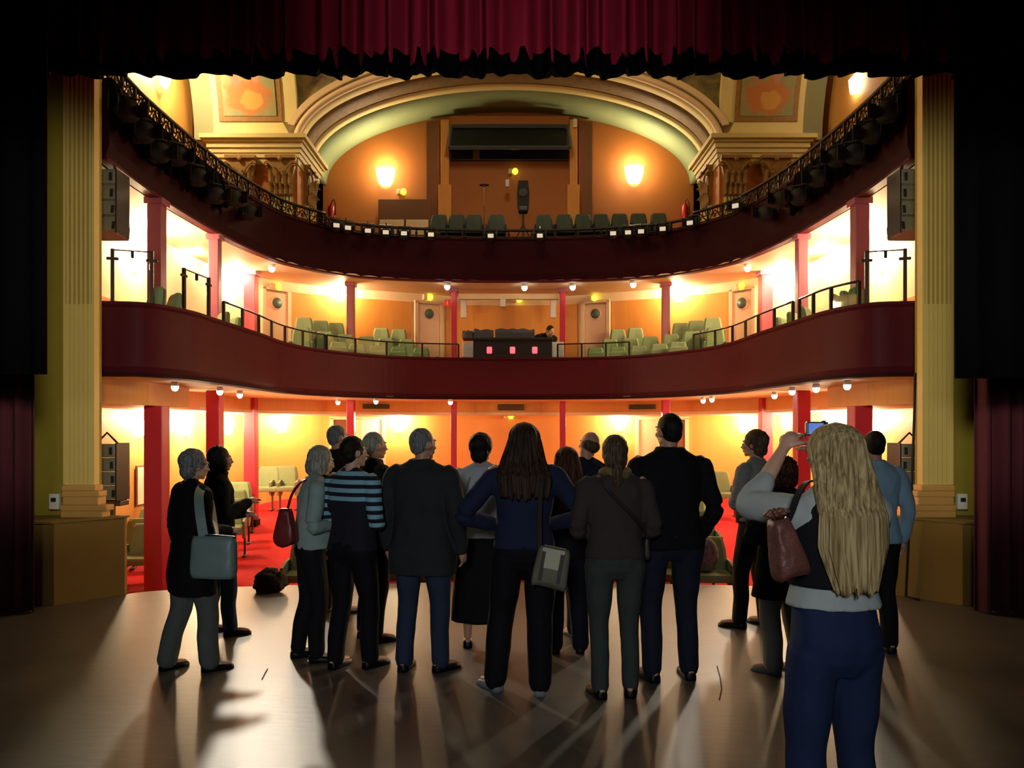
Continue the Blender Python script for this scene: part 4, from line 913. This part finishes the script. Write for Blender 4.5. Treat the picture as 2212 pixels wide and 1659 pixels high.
    if legs == 'skirt':
        torso(mb, [(.22, .23 * W, .19, 0), (.4, .225 * W, .18, 0), (.7, .20 * W, .145, 0), (.88, .185 * W, .13, 0), (1.0, .16 * W, .115, 0), (1.03, .15 * W, .10, 0)])
    else:
        k = {'trousers': 1.0, 'slim': .9, 'wide': 1.18}[legs]
        torso(mb, [(.79, .12 * W, .09, 0), (.85, .172 * W, .122, -.005), (.92, .180 * W, .128, -.012), (1.0 + waist * .6, .165 * W, .115, -.002), (1.04 + waist, .160 * W, .110, 0)])
        for i in (0, 1):
            zc = ank[i] + Vector((0, 0, .0 if legs != 'crop' else .2))
            limb(mb, [hips[i] + Vector((0, -.01, -.02)), hips[i] * .5 + knee[i] * .5, knee[i], knee[i] * .5 + zc * .5 + Vector((0, -.012, 0)), zc + Vector((0, .0, -.01))], [.104 * (W * .5 + .5), .094 * (k * .5 + .5), .074 * k, .069 * k, .066 * k])
    bendmb(mb); lo = fuse(mb, .011, bm_, 'skirt' if legs == 'skirt' else 'trousers', t, 2, fold)
    # --- shoes
    sm = cloth('shoe_leather', shoes, .4, bump=0)
    for i in (0, 1):
        a = radians(fl[i][2]); td = Vector((-sin(a), cos(a), 0)); mb = MB(); c = Vector((ank[i].x, ank[i].y, 0))
        out = []
        for u, w_, h_ in ((-.062, .022, .05), (-.05, .036, .075), (-.01, .042, .085), (.05, .043, .062), (.11, .048, .05), (.16, .042, .04), (.185, .02, .026)):
            lat = Vector((td.y, -td.x, 0)); out.append([c + td * u + lat * x * w_ + Vector((0, 0, z * h_)) for x, z in ((-1, .02), (-1, .4), (-.75, .8), (0, 1), (.75, .8), (1, .4), (1, .02))])
        mb.rings(out); mb.build('shoe', sm, t, True)
    # --- top
    tm = tmat or cloth(nm + '_top_cloth', tcol, .88)
    z0 = hem if hem is not None else (.93 if top == 'sweater' else .80)
    ex = .014 if top == 'sweater' else .026; mb = MB(); fl_ = .0 if top == 'sweater' else .02
    if top == 'coat': z0 = hem or .55; fl_ = .05
    def bel(z): return belly * max(0, 1 - abs(z - 1.12) / .3)
    rg = [(.95, .170 * W, .118, 0), (1.03, .158 * W, .112, .002), (1.12, .152 * W, .106, .005), (1.25, .165 * W, .112, .004), (1.34, .180 * W, .11, 0), (1.395, .176 * W, .096, -.006), (1.435, .145 * W, .08, -.01), (1.468, .096, .068, -.01), (1.495, .066, .06, -.006)]
    low = [(z0, .178 * W + fl_, .122 + fl_ * .6, -.004)] + ([(z0 + (.95 - z0) * .6, .182 * W + fl_ * .5, .128 + fl_ * .4, -.006)] if z0 < .9 else [])
    torso(mb, [(z, rx + ex, ry + ex + bel(z) * .6, yo + bel(z) * .4) for z, rx, ry, yo in low + [r for r in rg if r[0] > z0 + .02]])
    if top == 'sweater': mb.ball((0, 0, z0 + .02), (.17 * W + ex, .12 + ex, .03), 8)
    for i in (0, 1):
        w_end = wr[i] if sleeve == 'long' else el[i] * .55 + wr[i] * .45
        sg = -1 if i == 0 else 1; limb(mb, [(sg * .03, -.012, 1.478), (sg * .10 * W, -.012, 1.435), (sg * .165 * W, -.008, 1.395)], [.045 + ex * .6, .047 + ex * .6, .05 + ex * .6])
        limb(mb, [sh[i] * .8 + Vector((0, 0, .26)), sh[i] + Vector((0, 0, -.012)), sh[i] * .5 + el[i] * .5, el[i], el[i] * .45 + w_end * .55, w_end], [.045 + ex, .056 + ex, .054 + ex * .9, .048 + ex * .9, .043 + ex * .8, .033 + ex * .7])
    if collar: mb.tube([bend((.075 * cos(a), -.005 + .07 * sin(a), 1.50)) for a in [2 * pi * k / 12 for k in range(13)]], .02 + .008 * (collar == 'thick'), 8)
    bendmb(mb)
    fold2 = lambda p: (.008 * noise.noise(Vector((p.x * 7 + px, p.y * 7, p.z * 6))) + .005 * noise.noise(Vector((p.x * 16, p.y * 16, p.z * 13 + px)))) * (1.2 if top != 'sweater' else 1)
    fuse(mb, .011, tm, {'sweater': 'sweater', 'jacket': 'jacket', 'coat': 'coat'}[top], t, 2, fold2)
    # --- hair
    hm = HAIR[hcol]; hb = MB(); vox = .008; amp = .004; fr = 40
    if hair == 'short': hb.ball((0, -.022, .022), (.084, .097, .10), 12); hb.ball((0, -.045, -.03), (.072, .06, .07), 10)
    elif hair == 'crop': hb.ball((0, -.02, .02), (.079, .094, .097), 12); hb.ball((0, -.045, -.025), (.068, .056, .06), 10); amp = .0015
    elif hair == 'bald': hb.ball((0, -.036, -.012), (.08, .078, .066), 12); amp = .0015
    elif hair == 'fluffy': hb.ball((0, -.03, .028), (.098, .108, .106), 12); hb.ball((0, -.055, -.045), (.082, .065, .08), 10); amp = .007; fr = 28
    elif hair == 'curly': hb.ball((0, -.03, .024), (.118, .118, .112), 12); hb.ball((0, -.05, -.05), (.11, .08, .09), 10); amp = .018; fr = 38
    elif hair == 'bob':
        hb.ball((0, -.024, .022), (.09, .1, .102), 12); hb.ball((0, -.045, -.05), (.094, .08, .10), 12)
        for q in (-1, 1): hb.ball((q * .07, -.0, -.045), (.03, .05, .085), 8)
    elif hair == 'pony':
        hb.ball((0, -.022, .022), (.088, .1, .104), 12); hb.ball((0, -.05, -.04), (.082, .066, .09), 10); hb.tube([(0, -.09, -.06), (0, -.11, -.12), (0, -.11, -.19), (0, -.10, -.24)], [.04, .045, .042, .02], 10)
    if hair != 'long' and hair[:4] != 'long':
        hb.v = [tuple(bend(hp(v))) for v in hb.v]
        fuse(hb, vox, hm, 'hair', t, 1, lambda p: amp * noise.noise(p * fr) + amp * .6 * noise.noise(Vector((p.x * 90, p.y * 90, p.z * 20))))
    else:
        Lh = {'long': .52, 'longer': .50, 'longmid': .40, 'longwide': .36}[hair if hair in ('long', 'longer', 'longmid', 'longwide') else 'long']
        n = 180; rr = []; rnd = random.Random(px); ph = [rnd.uniform(0, 6.28) for _ in range(8)]
        nz = 44; wd0 = .5 if hair == 'longer' else 0
        for j in range(nz + 1):
            u = j / nz; z = 1.752 - (Lh + .12) * u; dz = 1.752 - z
            if dz < .10: rx = .112 * sqrt(max(.0006, 1 - (1 - dz / .10) ** 2)) * .9; ry = .114 * sqrt(max(.0006, 1 - (1 - dz / .10) ** 2))
            else:
                v = (dz - .10) / (Lh - .0); k = sin(min(1, v * 1.5) * pi / 2)
                rx = (.101 + .035 * k if hair != 'longwide' else .10 + .10 * min(1, v)) - (.045 * max(0, v - .72) / .28 if v > .72 else 0); ry = .114 - .058 * min(1, v * 2.4)
            cy = -.012 - .10 * min(1, max(0, dz - .1) / .25) - .025 * u
            row = []
            for k in range(n):
                a = 2 * pi * k / n
                rdg = .05 * sin(11 * a + ph[0] + 2 * u) + .035 * sin(23 * a + ph[1] - 3 * u) + .03 * sin(41 * a + ph[2] + 4 * u) + .045 * noise.noise(Vector((cos(a) * 5, sin(a) * 5, u * 3 + px)))
                q = (rdg - .03) * min(1, u * 4)
                zz = z + (.05 * noise.noise(Vector((a * 6, 3, px))) * max(0, u - .6) * 2.5 if u > .6 else 0)
                f = 1 + q
                row.append(Vector((rx * f * cos(a), cy + ry * f * sin(a), zz)))
            rr.append(row)
        if head_yaw or head_tilt or head_roll:
            out = []
            for row in rr:
                nr = []
                for p in row:
                    k = max(0, min(1, (p.z - 1.42) / .15)); q = HR @ (p - hc0) + hc0; nr.append(p.lerp(q, k))
                out.append(nr)
            rr = out
        # keep the face clear
        for row in rr:
            for p in row:
                if p.z < 1.70 and p.y > .035: p.y = .035 - (p.y - .035) * .2
        hb.rings(rr); hb.build('hair', hm, t, True)
    return t
def loc_of(t, p): return t.matrix_basis @ Vector(p)
V = Vector
def stripes():
    m = mat('striped_knit', srgb(24, 24, 36), .9, var=.1); n = m.node_tree.nodes; l = m.node_tree.links; b = n['Principled BSDF']
    base = b.inputs['Base Color'].links[0].from_socket; tc = n.new('ShaderNodeTexCoord'); sp = n.new('ShaderNodeSeparateXYZ'); l.new(tc.outputs['Object'], sp.inputs[0])
    def mth(op, a, v=None, v2=None):
        k = n.new('ShaderNodeMath'); k.operation = op; l.new(a, k.inputs[0])
        if v is not None: (k.inputs[1].__setattr__('default_value', v) if not hasattr(v, 'node') else l.new(v, k.inputs[1]))
        return k.outputs[0]
    fr = mth('FRACT', mth('MULTIPLY', sp.outputs[2], 1 / .062)); on = mth('GREATER_THAN', fr, .48)
    hi = mth('GREATER_THAN', sp.outputs[2], 1.24); ax = mth('GREATER_THAN', mth('ABSOLUTE', sp.outputs[0]), .195); lo = mth('GREATER_THAN', sp.outputs[2], 1.06)
    msk = mth('MULTIPLY', on, mth('MAXIMUM', hi, mth('MULTIPLY', ax, lo)))
    mx = n.new('ShaderNodeMix'); mx.data_type = 'RGBA'; l.new(msk, mx.inputs[0]); l.new(base, mx.inputs[6]); mx.inputs[7].default_value = srgb(140, 190, 205); l.new(mx.outputs[2], b.inputs['Base Color']); return m
def dd(py): return EYE * F / (py - HY)
pp = {}
pp[1] = person('grey_haired_woman', 415, 5.5, 1.53, -48, 'short grey haired person in black jacket with teal shoulder bag', 'jacket', (18, 18, 20), (92, 98, 92), 'fluffy', 'grey', ('down', 'front'), 1.24, 'wide', hem=.62, feet=((-.13, -.12, 12), (.13, .12, -8)), skin=SK2, head_tilt=4)
pp[2] = person('dark_coat_woman', 472, 6.45, 1.54, -62, 'person in hooded dark coat and jeans behind the teal shoulder bag', 'jacket', (22, 22, 22), (60, 82, 110), 'bob', 'black', ('front', 'chest'), 1.0, hem=.72, collar='thick', feet=((-.1, -.05, 8), (.1, .12, -5)))
pp[3] = person('grey_bob_woman', 672, 5.75, 1.56, -68, 'person with grey bob, pale teal sweater and dark trousers carrying a red bag', 'sweater', (150, 172, 164), (22, 22, 26), 'bob', 'silver', ('down', 'front'), 1.08, belly=.07, hem=.92, skin=SK2, head_tilt=8, lean=4, feet=((-.1, -.06, 8), (.1, .06, -8)), sleeve='elbow')
pp[4] = person('bald_man', 728, 7.2, 1.72, -25, 'close cropped man in dark jacket standing behind the striped sweater', 'jacket', (24, 24, 28), (22, 22, 28), 'crop', 'grey', ('down', 'down'), 1.05, collar=True, head_yaw=-30)
pp[5] = person('striped_woman', 762, 5.55, 1.63, -32, 'person in light blue and navy striped sweater with short dark hair and arms crossed', 'sweater', (24, 24, 36), (18, 18, 24), 'short', 'darkbrown', ('front', 'front'), 1.1, 'trousers', hem=.90, tmat=stripes(), head_yaw=-22, feet=((-.1, -.05, 8), (.11, .1, -10)), skin=SK2)
pp[6] = person('dark_jacket_man', 806, 6.3, 1.66, -55, 'thin haired man in dark jacket looking right, behind the striped sweater person', 'jacket', (20, 20, 24), (18, 18, 22), 'crop', 'silver', ('down', 'front'), 1.08, collar=True, skin=SK)
pp[7] = person('grey_jacket_man', 912, 5.5, 1.69, -16, 'grizzled man in long charcoal jacket and blue jeans', 'jacket', (44, 48, 48), (44, 56, 76), 'crop', 'grey', ('down', 'down'), 1.16, 'trousers', hem=.70, collar='thick', head_yaw=-32, feet=((-.12, -.02, 6), (.14, .03, -28)))
pp[8] = person('pale_sweater_woman', 1040, 6.1, 1.64, -6, 'person in pale grey sweater and long black skirt with curly black hair', 'sweater', (176, 184, 188), (16, 16, 18), 'fluffy', 'black', ('pocket', 'front'), 1.08, 'skirt', hem=.90, head_yaw=-14)
pp[9] = person('long_haired_woman', 1132, 5.08, 1.725, 0, 'person with very long brown hair and navy top, hands on hips', 'sweater', (34, 42, 66), (16, 16, 20), 'longwide', 'brown', ('akimbo', 'akimbo'), 1.08, 'wide', hem=.93, shoes=(120, 126, 134), feet=((-.19, .02, 35), (.10, -.06, -4)))
pp[10] = person('dark_haired_woman', 1224, 5.95, 1.55, 4, 'shorter person with long dark auburn hair beside the navy top', 'sweater', (22, 20, 24), (20, 22, 32), 'longmid', 'auburn', ('down', 'down'), 1.0, 'wide', hem=.80)
pp[11] = person('balding_man', 1266, 6.4, 1.67, 12, 'balding man with tilted head in dark navy pullover behind the brown sweater person', 'sweater', (28, 32, 46), (22, 24, 32), 'bald', 'ash', ('down', 'down'), 1.08, hem=.88, head_roll=16, head_yaw=16)
pp[12] = person('brown_sweater_woman', 1328, 4.98, 1.64, 2, 'person in dark brown sweater and grey trousers with crossbody strap', 'sweater', (62, 54, 52), (58, 66, 62), 'pony', 'ash', ('front', 'front'), 1.08, 'slim', hem=.93, shoes=(16, 16, 18), head_tilt=-3, feet=((-.11, -.02, 12), (.10, 0, -12)))
pp[13] = person('tall_man', 1446, 5.3, 1.79, 8, 'tallest man, in plain black sweater and dark navy trousers with short dark hair', 'sweater', (18, 18, 22), (30, 34, 48), 'crop', 'black', ('pocket', 'pocket'), 1.22, 'trousers', hem=.86, collar='thick', head_yaw=16, feet=((-.13, .0, 12), (.13, .02, -6)), skin=SK)
pp[14] = person('grey_shirt_man', 1632, 6.7, 1.665, 42, 'person in grey shirt with short brown hair right of the red aisle, turned left', 'sweater', (130, 132, 128), (22, 22, 24), 'fluffy', 'ash', ('cross', 'hip'), 1.1, 'trousers', hem=.95, head_yaw=14, feet=((-.15, .1, 20), (.1, 0, -8)))
pp[15] = person('curly_haired_woman', 1690, 5.45, 1.48, 22, 'shortest person, curly dark hair, black coat and pale trousers beside the brown bag', 'coat', (18, 18, 20), (132, 138, 132), 'curly', 'auburn', ('cross', 'down'), 1.1, 'wide', hem=.62, shoes=(110, 116, 112), collar=True, feet=((-.1, .02, 30), (.1, -.05, 10)))
pp[17] = person('blue_shirt_man', 1889, 5.95, 1.67, 6, 'man in pale blue shirt and black trousers half hidden behind the blonde hair', 'sweater', (150, 184, 204), (24, 24, 26), 'crop', 'black', ('down', 'down'), 1.06, hem=.86, collar=True)
pp[16] = person('blonde_woman', 1800, 2.95, 1.705, 10, 'person with very long blonde hair, white top and blue jeans holding up a camera', 'sweater', (168, 176, 172), (32, 44, 76), 'longer', 'blonde', ('photo', ((.30, .2, 1.30), (.17, .33, 1.56))), .95, 'trousers', hem=1.05, waist=.05, sleeve='elbow', skin=SK2, hand_curl=.75, head_yaw=4, feet=((-.12, 0, 6), (.12, .0, -6)))
t = person('booth_operator', 1158, 16.1, 1.66, -150, 'person in black leaning forward over the control desk on the lower balcony', 'jacket', (20, 20, 24), (20, 20, 24), 'crop', 'darkbrown', ('front', 'front'), 1.1, zbase=2.39, lean=62, head_tilt=-30)
pp[18] = t
# vest on the blonde woman and other worn pieces
def on(t, mb, name, m, smooth=True): return mb.build(name, m, t, smooth)
m = MB(); torso(m, [(1.13, .178, .135, 0), (1.18, .180, .132, .004), (1.25, .188, .138, .004), (1.36, .19, .134, 0), (1.42, .162, .115, -.008), (1.46, .12, .09, -.01)])
fuse(m, .011, cloth('black_vest', (20, 20, 24)), 'vest', pp[16], 2, lambda p: .006 * noise.noise(p * 9))
m = MB(); torso(m, [(.93, .20, .145, 0), (1.03, .196, .14, .002), (1.12, .19, .132, .005), (1.25, .202, .138, .004), (1.33, .2, .134, 0), (1.39, .17, .11, -.005)])
fuse(m, .011, cloth('black_vest', (20, 20, 24)), 'vest', pp[14], 2, lambda p: .006 * noise.noise(p * 9))
g = MB()
for q in (-1, 1):
    g.tube([(q * .034 + .02 * cos(a), .100, .002 + .016 * sin(a)) for a in [2 * pi * k / 12 for k in range(13)]], .0022, 5); g.tube([(q * .054, .098, .006), (q * .08, .05, .008), (q * .082, 0, .004)], .003, 5)
g.tube([(-.014, .102, .006), (0, .106, .008), (.014, .102, .006)], .002, 5)
g.v = [(x, y + .018, z + 1.635) for x, y, z in g.v]; on(pp[1], g, 'glasses', M['metal'])
m = MB(); m.tube([(.085 * cos(a), -.01 + .085 * sin(a), 1.50 + .012 * sin(2 * a)) for a in [2 * pi * k / 14 for k in range(15)]], .032, 8)
fuse(m, .01, cloth('ochre_scarf', (120, 104, 66)), 'scarf', pp[12], 1, lambda p: .006 * noise.noise(p * 30))
# ------------------------------------------------------------------ bags
bpy.context.view_layer.update()
def strap(t, pts, w_, m, who, name='strap', parent=None, flat=.25, closed=False):
    """strap path in the wearer's own frame"""
    q = [who.matrix_basis @ Vector(p) for p in pts]; out = []; sub = []
    n = len(q); z = [q[0]] + q + [q[-1]]
    for i in range(1, len(z) - 2):
        for k in range(6):
            u = k / 6; a, b, c, d = z[i - 1:i + 3]; sub.append(.5 * ((2 * b) + (c - a) * u + (2 * a - 5 * b + 4 * c - d) * u * u + (-a + 3 * b - 3 * c + d) * u ** 3))
    sub.append(q[-1]); inv = t.matrix_basis.inverted()
    c0 = who.matrix_basis @ Vector((0, 0, 1.2)); R = []
    for i, p in enumerate(sub):
        tg = (sub[min(i + 1, len(sub) - 1)] - sub[max(i - 1, 0)]).normalized(); out_ = (p - c0); out_ = out_ - tg * out_.dot(tg); out_.normalize(); lat = tg.cross(out_)
        R.append([inv @ (p + lat * x * w_ / 2 + out_ * y * .004) for x, y in ((-1, -1), (1, -1), (1, 1), (-1, 1))])
    return MB().rings(R).build(name, m, t)
def bag(name, label, who, p, size, rz, m, flap=None, taper=.9, r=.04, fw=.46, droop=0):
    c = who.matrix_basis @ Vector(p); t = thing(name, label, 'bag', c, who.rotation_euler.z + rz); w_, dp, h = size
    b = MB(); out = []
    for i in range(11):
        u = i / 10; k = (taper + (1 - taper) * (1 - u)) * (1 - .10 * (2 * u - 1) ** 6); ky = (1 - .35 * u) * (1 - .2 * (2 * u - 1) ** 6); row = []
        for j in range(28):
            a = 2 * pi * j / 28; cs, sn = cos(a), sin(a)
            row.append(Vector((w_ / 2 * k * (abs(cs) ** .45) * (1 if cs > 0 else -1) + .004 * noise.noise(Vector((j, i, 1.0))), dp / 2 * ky * (abs(sn) ** .6) * (1 if sn > 0 else -1) + .006 * noise.noise(Vector((j * .4, i * .5, 9.0))), -h / 2 + h * u - droop * abs(cs) * (1 - u))))
        out.append(row)
    b.rings(out); o = b.build('pouch', m, t, True)
    if flap:
        for s in (-1, 1):
            f = MB(); f.rings([[Vector((x * w_ * fw, s * (dp / 2 * 1.02 + .004 - .10 * dp * (1 - u)), h / 2 - h * .55 * u)) + Vector((0, s * e, 0)) for x, e in ((-1, 0), (1, 0), (1, .006), (-1, .006))] for u in (0, .3, .7, 1)])
            f.build('flap', flap, t)
            for q in (-.5, .5): MB().box((q * w_ * .5, s * (dp / 2 + .014), 0), (.022, .006, h * .8)).build('buckle_strap', M['bagdark'], t)
    return t
M['bagdark'] = mat('dark_bag_trim', srgb(52, 44, 38), .5); M['teal'] = mat('grey_teal_leather', srgb(120, 142, 136), .45, var=.15, scale=5)
M['redbag'] = mat('oxblood_leather', srgb(120, 34, 30), .4, var=.15); M['greenbag'] = mat('pale_green_leather', srgb(120, 160, 140), .45)
M['flapc'] = mat('pale_flap_canvas', srgb(186, 182, 156), .7)
M['beige'] = mat('olive_canvas', srgb(108, 106, 86), .7, var=.12); M['tan'] = mat('brown_crinkled_leather', srgb(110, 66, 56), .45, var=.35, scale=14, bump=.5, bscale=22)
def inv(who, px, py, d): return who.matrix_basis.inverted() @ P(px, py, d)
b1 = bag('shoulder_bag', 'boxy grey teal leather bag hanging at the back of the grey haired person', pp[1], inv(pp[1], 462, 1203, 5.12), (.31, .13, .27), radians(40), M['teal'], None, .96)
q = [inv(pp[1], x, y, d) for x, y, d in ((440, 1162, 5.12), (432, 1110, 5.14), (430, 1068, 5.24), (440, 1052, 5.4), (452, 1068, 5.52), (462, 1120, 5.4), (470, 1162, 5.2))]
strap(b1, q, .06, M['teal'], pp[1])
MB().tube([(-.15, 0, .13), (0, 0, .14), (.15, 0, .13)], .008, 6).build('zip', M['metal'], b1)
b2 = bag('tote_bag', 'slouchy dark red leather bag under the arm of the grey bob person', pp[3], inv(pp[3], 617, 1140, 5.55), (.18, .12, .27), radians(60), M['redbag'], None, .45, droop=-.05)
strap(b2, [inv(pp[3], x, y, d) for x, y, d in ((622, 1098, 5.55), (630, 1070, 5.55), (646, 1046, 5.6), (662, 1036, 5.7), (668, 1060, 5.85))], .018, M['redbag'], pp[3])
b3 = bag('small_bag', 'small pale green bag at the left hip of the pale sweater person', pp[8], inv(pp[8], 989, 1162, 5.86), (.11, .07, .16), 0, M['greenbag'], None, .85)
strap(b3, [inv(pp[8], x, y, d) for x, y, d in ((988, 1140, 5.86), (998, 1100, 5.9), (1008, 1050, 5.95), (1020, 1022, 6.05))], .014, M['greenbag'], pp[8])
b4 = bag('satchel', 'olive beige satchel with dark buckles at right hip of the navy top person', pp[9], inv(pp[9], 1192, 1222, 4.80), (.225, .10, .22), radians(-8), M['beige'], M['cream'] if 0 else M['flapc'], .88, fw=.30, droop=.03)
b4.rotation_euler.y = radians(10)
bpy.context.view_layer.update()
strap(b4, [inv(pp[9], x, y, d) for x, y, d in ((1166, 1200, 4.82), (1165, 1140, 4.84), (1166, 1090, 4.87), (1170, 1040, 4.90), (1176, 1018, 4.98))], .03, M['bagdark'], pp[9])
b5 = bag('rucksack', 'crinkled brown leather drawstring rucksack on the back of the blonde person', pp[16], inv(pp[16], 1694, 1178, 2.72), (.13, .12, .19), radians(0), M['tan'], None, .5, droop=.02)
b5.rotation_euler.y = radians(-14)
bpy.context.view_layer.update()
strap(b5, [inv(pp[16], x, y, d) for x, y, d in ((1700, 1128, 2.72), (1712, 1100, 2.73), (1724, 1068, 2.77), (1740, 1044, 2.84), (1750, 1040, 2.92))], .022, M['black'], pp[16])
kn = MB()
for k in range(9): a = k * .7; kn.tube([(0, 0, .09), (.03 * cos(a), .03 * sin(a), .12), (.045 * cos(a), .045 * sin(a), .115)], [.012, .012, .006], 6)
kn.build('drawstring_gather', M['tan'], b5, True)
# crossbody strap of the brown sweater person with its small bag
b6 = bag('crossbody_bag', 'small dark bag on a crossbody strap at the right hip of the brown sweater person', pp[12], (.235, .09, .98), (.16, .06, .14), radians(80), M['bagdark'], None, .95)
strap(b6, [(.235, .06, 1.04), (.2, -.05, 1.10), (.1, -.142, 1.22), (0, -.147, 1.32), (-.08, -.128, 1.41), (-.115, -.06, 1.475), (-.11, .02, 1.47)], .024, M['bagdark'], pp[12])
# camera held up by the blonde woman
c = P(1764, 926, 3.26)
t = thing('compact_camera', 'silver compact camera with lit screen held up by the blonde person', 'camera', c, radians(4))
MB().rbox((0, 0, 0), (.095, .022, .058), .006).build('body', M['metal'], t)
scr = mat('camera_screen', srgb(90, 120, 190), .3, emit=srgb(120, 160, 235), es=.9, var=.3, scale=30); nn = scr.node_tree.nodes; scr.node_tree.links.new(nn['Mix'].outputs[2], nn['Principled BSDF'].inputs['Emission Color'])
MB().box((-.008, -.0122, 0), (.062, .002, .046)).build('screen', scr, t); MB().lathe((0, .011, 0), [(0, 0), (.022, 0), (.02, .018), (0, .02)], 16, Matrix.Rotation(-pi / 2, 3, 'X')).build('lens', M['blackgloss'], t, True)
MB().rbox((.03, 0, .031), (.016, .014, .006), .002).build('shutter_button', M['metal'], t)

# things left on the front hall seats
m = mat('mottled_print', srgb(120, 112, 116), .8, var=.9, scale=26)
tag(shaggy('patterned_bag', (PX(1522, 9.7), 9.62, .13), (.15, .13, .22), m, 9, .02), 'mottled grey patterned bag on front hall seat right of tall man', 'bag')
